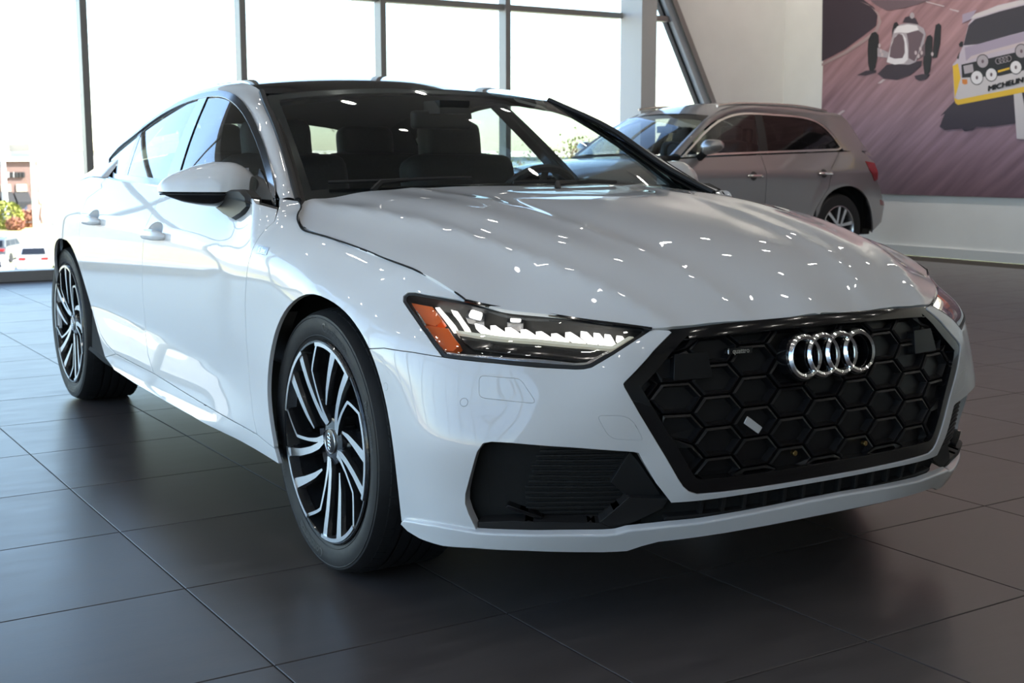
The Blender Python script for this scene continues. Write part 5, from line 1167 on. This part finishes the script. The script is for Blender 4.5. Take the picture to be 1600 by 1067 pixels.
# nose and tail
G = [[(.70+.12*(1-(y/.88)**2)-.05*abs(z-.6), y, z) for z in (.25, .4, .6, .75, .80)] for y in np.linspace(-.88, .88, 13)]; to_local(MB().grid(np.array(G)).obj('front_bumper', GREYP, suv))
G = [[(.84+.0*(1-(y/.5)**2), y, z) for z in (.42, .60, .78)] for y in np.linspace(-.5, .5, 9)]; to_local(MB().grid(np.array(G)).obj('grille', BLACKM, suv))
tail = np.r_[Bb[-8:-1:2], SS(np.array([(rear[0, 0]+.02, rear[0, 1]+.03)])), SS(rear)]; tail = tail[tail[:, 2].argsort()[::-1]]
G = [[(p[0]-.10*(1-(y/p[1])**2)*(1 if p[2] < 1.5 else .3), y, p[2]) for y in np.linspace(-p[1], p[1], 13)] for p in tail]; to_local(MB().grid(np.array(G)).obj('tailgate', GREYP, suv))
for sd in (1, -1):
    to_local(panel('tail_light', SS, SS.pix([(1352, 252), (1366, 255), (1371, 280), (1366, 283), (1358, 265)]), DLRED, suv, step=.04, gap=0, depth=.02, off=.006, side=sd))
    to_local(panel('bumper_reflector', SS, SS.pix([(1375, 312), (1380, 314), (1381, 321), (1376, 320)]), DLRED, suv, step=.04, gap=0, depth=.01, off=.004, side=sd))
    to_local(panel('side_sill', SS, np.array([(-.42, .22), (-.42, .29), (-2.36, .29), (-2.34, .22)]), mat('grey cladding', (.05, .05, .05), .6), suv, step=.06, gap=0, depth=.03, off=.004, side=sd))
    # mirror
    mm = thing('door_mirror', parent=suv); mm.location = (WB2, 0, 0); c = suv_at((1113, 229), 1.0); G = []
    for i, w_ in enumerate(np.linspace(-1, 1, 12)):
        r_ = math.sqrt(max(0, 1-abs(w_)**3.5)); G.append([(c+np.array([.07*r_*math.cos(q)*1.0+.02*w_*-1, .115*w_, .07*r_*math.sin(q)*(1-.25*w_)+.012*w_]))*[1, sd, 1] for q in np.linspace(0, 2*PI, 15)])
    MB().grid(np.array(G)).obj('mirror_cap', mat('satin silver', (.55, .53, .52), .22, .8, coat=1), mm); q0 = c+[.0, -.09, -.05]
    MB().tube([q0*[1, sd, 1], (q0+[.04, -.07, -.07])*[1, sd, 1]], [.035, .04], 8).obj('mirror_foot', BLACKG, mm)
# cabin and underside
for x in (-1.35, -2.25):
    for y in (-.37, .37):
        t = thing('seat', parent=suv); t.location = (WB2, 0, 0); rbox((x, y, .62), (.5, .5, .16), .05, FABRIC, 'seat_cushion', t); rbox((x-.3, y, .98), (.15, .48, .62), .06, FABRIC, 'seat_back', t, ry=-.22); rbox((x-.40, y, 1.35), (.1, .26, .18), .045, FABRIC, 'headrest', t, ry=-.1)
to_local(rbox((b0[0]-.15, 0, b0[2]-.06), (.5, 1.45, .12), .05, FABRIC, 'dashboard', suv))
mb = MB(); mb.tube([(.18*math.cos(q), .18*math.sin(q), 0) for q in np.linspace(0, 2*PI, 24, endpoint=False)], .016, 6, closed=True); mb.xf(Matrix.Translation((b0[0]-.45, .37, b0[2]-.03)) @ Matrix.Rotation(math.radians(-65), 4, 'Y')); to_local(mb.obj('steering_wheel', FABRIC, suv))
ib = MB(); ib.box((-3.5, -.76, .28), (.6, .76, .34)); ib.box((-.5, -.8, .34), (-.45, .8, .95)); ib.box((-2.35, -.84, .3), (-.5, -.80, 1.0)); ib.box((-2.35, .80, .3), (-.5, .84, 1.0)); ib.box((-3.5, -.7, .34), (-3.45, .7, 1.1)); to_local(ib.obj('inner_body', BLACKD, suv, smooth=False))
# wheels with five twin spokes
def suv_wheel():
    t = bpy.data.objects.new('wheel', None); COL.objects.link(t)
    MB().lathe([(.232, .02), (.24, .0), (.29, -.008), (.345, 0), (.362, .025), (.370, .06), (.370, .18), (.362, .21), (.30, .235), (.24, .22)], 48, 'y').obj('tyre', RUBBER, t)
    rim = MB().lathe([(.240, -.003), (.232, -.006), (.226, .004), (.215, .06), (.215, .2)], 48, 'y').obj('rim', mat('silver alloy', (.58, .58, .60), .25, .9), t)
    MB().lathe([(.001, .002), (.05, .004), (.06, .02), (.06, .06)], 24, 'y').obj('hub', MATS['silver alloy'], rim)
    for k in range(5):
        for s_ in (-1, 1):
            a = math.radians(90+72*k); u_ = np.array([math.cos(a), math.sin(a)]); v_ = np.array([-u_[1], u_[0]]); m = MB(); P0, P1 = u_*.03+v_*s_*.028, u_*.228+v_*s_*.052
            V = []
            for p, w_ in ((P0, .013), (P1, .018)):
                for y in (.004, .04):
                    for e in (-1, 1): q = p+v_*e*w_; V.append((q[0], y, q[1]))
            m.add(V, [(0, 1, 5, 4), (2, 3, 7, 6), (0, 2, 6, 4), (1, 3, 7, 5), (0, 1, 3, 2), (4, 5, 7, 6)]); m.obj('spoke', MATS['silver alloy'], rim, smooth=False)
    MB().lathe([(.001, .10), (.21, .10)], 32, 'y').obj('brake_disc', BLACKM, t)
    return t
sw0 = suv_wheel(); sw0.parent = suv
for i, (x, y, rz) in enumerate(((0, .915, PI), (WB2, .915, PI), (0, -.915, 0), (WB2, -.915, 0))):
    o = sw0 if i == 0 else copy_tree(sw0, suv); o.location = (x, y, .37); o.rotation_euler = (0, .3, rz)
for x in (0, WB2):
    for sd in (1, -1):
        mb = MB(); mb.lathe([(.43, sd*.87), (.43, sd*.6), (.02, sd*.6)], 24, 'y', ang=(-.05*PI, 1.05*PI)); mb.xf(Matrix.Translation((x, 0, .37))); mb.obj('wheel_arch_liner', BLACKD, suv)
# ================================================================== outside
ASPH = mat('asphalt', (.22, .22, .22), .9, build=noise_col(.8, (.19, .19, .19), (.25, .25, .245)))
ZG = -5.5
gr = MB().box((-900, -900, ZG-.3), (600, 900, ZG-.05)).obj('ground', ASPH, smooth=False); gr['kind'] = 'structure'
DRYG = mat('dry grass', (.42, .36, .16), .9, build=noise_col(1.2, (.34, .30, .12), (.52, .44, .2)))
BRICK = mat('brown brick', (.16, .095, .08), .85, build=noise_col(9, (.13, .08, .07), (.20, .125, .105)))
PALE = mat('pale stucco', (.75, .70, .62), .8); TAN = mat('tan band', (.55, .45, .33), .8); METG = mat('galvanised pole', (.6, .6, .6), .5, .4)
FOLG = mat('olive foliage', (.20, .22, .04), .8, build=noise_col(3, (.14, .17, .03), (.32, .32, .06))); FOLR = mat('russet foliage', (.25, .10, .06), .8, build=noise_col(3, (.18, .07, .05), (.34, .15, .08)))
TWIG = mat('bare twigs', (.22, .13, .09), .9); BARK = mat('bark', (.16, .12, .09), .9)
CLOTH = mat('black awning', (.02, .02, .022), .8); WIN = mat('shop window', (.05, .07, .14), .1, coat=.5)
def gp(p): return at(p, 2, ZG)              # ground point under a pixel
def facing(P): d = P-CAMP; d[2] = 0; return d/np.linalg.norm(d)
struct(MB().box((-136, -200, ZG-.04), (-86, 200, ZG+.12)).obj('verge', DRYG, smooth=False)); struct(MB().box((-85.6, -200, ZG-.04), (-20, 200, ZG+.01)).obj('car_park', mat('pale concrete', (.30, .295, .29), .85, build=noise_col(.5, (.26, .255, .25), (.34, .33, .32))), smooth=False))
struct(MB().box((-86.0, -200, ZG-.04), (-85.6, 200, ZG+.14)).obj('kerb', mat('kerb concrete', (.6, .6, .58), .8), smooth=False))
struct(MB().box((-20, -70, ZG-.04), (120, -50, ZG+.1)).obj('verge_side', DRYG, smooth=False)); struct(MB().box((-20, -49.5, ZG-.04), (120, -12, ZG+.01)).obj('car_park_side', MATS['pale concrete'], smooth=False))
struct(MB().box((XW-.6, YL-.6, ZG-.04), (XB+.6, YW+.6, -.21)).obj('plinth', mat('plinth concrete', (.45, .45, .44), .8), smooth=False))
XB1 = -146.0
def bpx(p, x=XB1): q = at(p, 0, x); return q[1], q[2]
shop = thing('shop_building', 'brown brick shop building with two black awnings seen through the left window', 'building')
y0, zt = bpx((-60, 252)); y1, _ = bpx((50, 252)); zr = bpx((0, 245))[1]
MB().box((XB1-14, y0, ZG), (XB1, y1, zt)).obj('wall', BRICK, shop, smooth=False); MB().box((XB1-14.3, y0-.3, zt), (XB1+.4, y1+.4, zr)).obj('roof_band', PALE, shop, smooth=False)
for a, b in (((-2, 300), (20, 313)), ((22, 300), (45, 313)), ((-30, 300), (-8, 313))):
    p, q = bpx(a), bpx(b); aw = thing('awning', parent=shop); MB().prism([(p[1], 0), (q[1]-.1, 1.8), (q[1]-.4, 1.8), (q[1]-.4, 0)], lambda r: (XB1+r[1], p[0], r[0]), lambda r: (XB1+r[1], q[0], r[0])).obj('awning_cloth', CLOTH, aw, smooth=False)
    p2 = bpx((a[0], 288)); q2 = bpx((b[0], 299)); MB().box((XB1, p2[0]+.2, q2[1]), (XB1+.12, q2[0]-.2, p2[1])).obj('window_panel', TAN, shop, smooth=False)
    p2 = bpx((a[0]+3, 314)); q2 = bpx((b[0]-2, 336)); MB().box((XB1, p2[0], q2[1]), (XB1+.1, q2[0], p2[1])).obj('shop_window', WIN, shop, smooth=False)
for k, (a, b) in enumerate(((9, 14), (15.5, 19), (20, 21.5), (23, 28), (29, 33), (34, 38.5))):
    p, q = bpx((a, 269)), bpx((b, 277)); MB().box((XB1, p[0], q[1]), (XB1+.25, q[0], p[1])).obj('sign_letter', mat('sign metal', (.5, .5, .5), .4) if k in (0, 2) else BLACKM, shop, smooth=False)
ann = thing('pale_building', 'pale low shop wing with grey trim to the right of the brick shop', 'building')
y2, _ = bpx((180, 240)); zt2 = bpx((80, 235))[1]
MB().box((XB1-16, y1+.7, ZG), (XB1-1, y2, zt2)).obj('wall', PALE, ann, smooth=False); MB().box((XB1-16.2, y1+.6, zt2), (XB1-.6, y2+.3, zt2+.8)).obj('roof_band', TAN, ann, smooth=False)
p, q = bpx((58, 258)), bpx((66, 350)); MB().box((XB1-1, p[0], ZG), (XB1-.8, q[0], p[1])).obj('grey_pier', mat('pier grey', (.2, .2, .2), .7), ann, smooth=False)
def pole(px_, top, base, lab, heads=2):
    B = gp(base); P = thing('street_lamp', lab, 'lamp post', tuple(B)); d = np.linalg.norm((B-CAMP)[:2]); zt_ = CAMP[2]+(ray(top)[2]/np.hypot(*ray(top)[:2]))*d; h = zt_-B[2]; w_ = .0022*d
    MB().tube([(0, 0, 0), (0, 0, h)], [w_, w_*.7], 10).obj('pole', METG, P)
    for s_ in ((-1, 1) if heads == 2 else (-1,)):
        MB().tube([(0, 0, h-.05), (0, s_*.9*w_*6, h+.05)], w_*.35, 6).obj('lamp_arm', METG, P); MB().box((-w_*1.5, min(s_*w_*5, s_*w_*11), h), (w_*1.5, max(s_*w_*5, s_*w_*11), h+w_*1.2)).obj('lamp_head', METG, P, smooth=False)
pole(48, (46, 201), (57, 372), 'tall pale lamp post with twin heads in front of the brick shop'); pole(96, (90, 222), (98, 352), 'thin dark lamp post with one arm beside the pale shop wing', 1)
pole(10, (10, 205), (10, 348), 'distant lamp post left of the brick shop sign')
# shrubs
def leafy(name, lab, c, r, n, m, cat='shrub', size=.22, squash=.8, grp=None, trunk=0):
    t = thing(name, lab, cat, tuple(c), group=grp); V = []; F = []; rg = np.random.default_rng(abs(hash(lab)) % 1000)
    for k in range(n):
        v = rg.normal(size=3); v /= np.linalg.norm(v); q = v*(rg.uniform(.55, 1)**.5)*np.array([r, r, r*squash])+np.array([0, 0, r*squash+trunk]); a = rg.normal(size=3); a /= np.linalg.norm(a); b = np.cross(a, rg.normal(size=3)); b /= np.linalg.norm(b)
        s_ = size*rg.uniform(.6, 1.2); o = len(V); V += [q-a*s_, q+b*s_*.5, q+a*s_, q-b*s_*.5]; F.append((o, o+1, o+2, o+3))
    f = mesh('foliage', V, F, m, t, False); f['kind'] = 'stuff'
    MB().tube([(0, 0, 0), (0, 0, r*squash+trunk)], [.05*r+.04, .02*r+.02], 6).obj('stem', BARK, t); return t
zz = None
B = gp((11, 360)); leafy('shrub', 'round olive green shrub below the black awnings', B, 1.55, 900, FOLG, size=.22, squash=.9)
B = gp((43, 357)); leafy('shrub', 'low russet shrub beside the white lamp post', B, 1.15, 800, FOLR, size=.2); B = gp((24, 362)); leafy('shrub', 'russet shrub right of the round olive shrub', B, .85, 600, FOLR, size=.18)
# bare trees
def bare_tree(name, lab, c, h, m_leaf=None, grp=None, seed=1):
    t = thing(name, lab, 'tree', tuple(c), group=grp); rg = np.random.default_rng(seed); mb = MB(); tips = []
    def br(p, d, L, r, k):
        q = p+d*L; mb.tube([p, (p+q)/2+rg.normal(size=3)*L*.05, q], [r, r*.8, r*.6], 5, cap=False)
        if k == 0: tips.append(q); return
        for _ in range(3 if k > 1 else 4):
            e = d+rg.normal(size=3)*.55; e[2] += .15; e /= np.linalg.norm(e); br(q, e, L*rg.uniform(.6, .8), r*.55, k-1)
    br(np.zeros(3), np.array([0, 0, 1.]), h*.32, h*.025, 4); mb.obj('branches', TWIG, t, smooth=False)
    if m_leaf:
        V = []; F = []
        for q in tips:
            for _ in range(6):
                p_ = q+rg.normal(size=3)*h*.03; a = rg.normal(size=3); a /= np.linalg.norm(a); b = np.cross(a, rg.normal(size=3)); b /= np.linalg.norm(b); s_ = h*.008; o = len(V); V += [p_-a*s_, p_+b*s_*.6, p_+a*s_, p_-b*s_*.6]; F.append((o, o+1, o+2, o+3))
        f = mesh('leaves', V, F, m_leaf, t, False); f['kind'] = 'stuff'
    return t
for k, yy in enumerate(np.linspace(-22, 75, 22)): bare_tree('bare_tree', 'bare brown winter tree on the far skyline', np.array([-300+14*math.sin(k*2.3), yy*4.2, ZG]), 12+2.0*math.sin(k*1.7), grp='bare trees on the skyline', seed=k)
bare_tree('bare_tree', 'slim bare tree between the lamp posts by the pale shop wing', gp((66, 349)), 6.0, seed=40)
for k, (x, y, h, lab) in enumerate(((-34, 17.5, 8.5, 'small yellow-green tree seen through the white car cabin'), (-36, 24.5, 8.8, 'yellow-green tree outside the window behind the grey suv'))): bare_tree('leafy_tree', lab, np.array([x, y, ZG]), h, FOLG, seed=60+k)
struct(MB().box((-84, 13, ZG-.02), (-21, 120, ZG+.06)).obj('lawn', mat('bright lawn', (.30, .33, .12), .9, build=noise_col(2, (.26, .28, .1), (.38, .40, .18))), smooth=False))
offb = thing('office_building', 'long grey-blue building beyond the lawn behind the grey suv', 'building'); MB().box((-175, 60, ZG), (-150, 240, 1.5)).obj('wall', mat('blue grey cladding', (.25, .32, .38), .7), offb, smooth=False); MB().box((-175.3, 59.7, 1.5), (-149.6, 240.3, 2.3)).obj('roof_band', PALE, offb, smooth=False)
for k in range(12): MB().box((-150, 64+k*14, -3.5), (-149.9, 73+k*14, -.5)).obj('window_band', WIN, offb, smooth=False)
# parked cars
def parked(lab, c, rz, colr, red=True, scale=1.0, metal=0):
    t = thing('parked_car', lab, 'car', tuple(c), rz, group='cars in the car park'); pm = mat('parked paint %.2f %.2f %.2f' % colr, colr, .3, coat=1)
    prof = [(-2.3, .35), (-2.32, .75), (-2.2, 1.05), (-1.75, 1.12), (-.7, 1.10), (.9, 1.02), (1.9, .92), (2.25, .75), (2.3, .4)]; w_ = .92
    mb = MB(); G = [[(x, y*(.94 if abs(x) > 2.1 else 1), z) for y in (-w_, -w_*.98)] for x, z in prof]
    mb.prism([(x, z) for x, z in prof]+[(2.0, .28), (-2.1, .28)], lambda p: (p[0], -w_, p[1]), lambda p: (p[0], w_, p[1])); mb.obj('body', pm, t, smooth=False)
    cab = [(-2.1, 1.08), (-1.85, 1.52), (-1.2, 1.66), (.2, 1.64), (1.05, 1.05)]
    mb = MB(); mb.prism(cab, lambda p: (p[0], -w_*.86+.12*(p[1]-1.05), p[1]), lambda p: (p[0], w_*.86-.12*(p[1]-1.05), p[1])); mb.obj('cabin', pm, t, smooth=False)
    for sd in (-1, 1):
        for a, b in (((-1.75, -1.0)), ((-.9, -.1)), ((0, .75))): mb = MB(); mb.prism([(a, 1.12), (b, 1.12), (min(b, .35), 1.5), (max(a, -1.6), 1.5)], lambda p: (p[0], sd*(w_*.875-.12*(p[1]-1.05)), p[1]), lambda p: (p[0], sd*(w_*.86-.12*(p[1]-1.05)), p[1])); mb.obj('side_window', BLACKG, t, smooth=False)
        MB().box((-2.36, sd*.62-.2, .82), (-2.2, sd*.62+.2, .98)).obj('tail_light', mat('bright red lamp', (.55, .02, .02), .3), t, smooth=False)
        for x in (-1.4, 1.4): mb = MB(); mb.lathe([(.001, -.1), (.2, -.1), (.33, -.09), (.34, 0), (.33, .1), (.001, .1)], 20, 'y'); mb.xf(Matrix.Translation((x, sd*.84, .33))); mb.obj('wheel', BLACKM, t)
    mb = MB(); mb.prism([(-2.14, 1.14), (-1.88, 1.5)], lambda p: (p[0]-.01, -.66, p[1]), lambda p: (p[0]-.01, .66, p[1])); V = [(-2.10, -.68, 1.14), (-2.10, .68, 1.14), (-1.885, .6, 1.5), (-1.885, -.6, 1.5), (-2.06, -.68, 1.14), (-2.06, .68, 1.14), (-1.84, .6, 1.5), (-1.84, -.6, 1.5)]
    m2 = MB(); m2.add([(x-.035, y, z) for x, y, z in V], [(0, 1, 2, 3), (4, 5, 6, 7), (0, 1, 5, 4), (2, 3, 7, 6), (1, 2, 6, 5), (0, 3, 7, 4)]); m2.obj('rear_window', BLACKG, t, smooth=False)
    return t
B = gp((58, 423)); parked('white parked suv behind the window next to the car wheel', B, math.radians(165), (.8, .8, .8)); B = gp((24, 414)); parked('dark grey parked suv behind the left window', B+np.array([-3.5, 0, 0]), math.radians(150), (.10, .11, .12)); B = gp((3, 431))+np.array([6, -1.5, 0]); parked('silver parked car cut by the left edge of the picture', B, math.radians(165), (.55, .55, .56))
for k in range(14): parked('parked car outside the glass wall on the left, beyond the picture', np.array([-18+k*3.2, -34.0, ZG]), math.radians(90), ((.8, .8, .8), (.1, .1, .11), (.35, .05, .05), (.5, .5, .52))[k % 4])
offc = thing('roadside_building', 'long tan building across the road beyond the left glass wall', 'building'); MB().box((-60, -110, ZG), (120, -95, .0)).obj('wall', TAN, offc, smooth=False); MB().box((-60, -110.3, 0), (120, -94.7, .6)).obj('roof_band', BRICK, offc, smooth=False)
for k, xx in enumerate(np.linspace(-50, 30, 12)): bare_tree('bare_tree', 'bare tree along the road beyond the left glass wall', np.array([xx*1.8+20, -80, ZG]), 9+2*math.sin(k), grp='bare trees along the side road', seed=100+k)
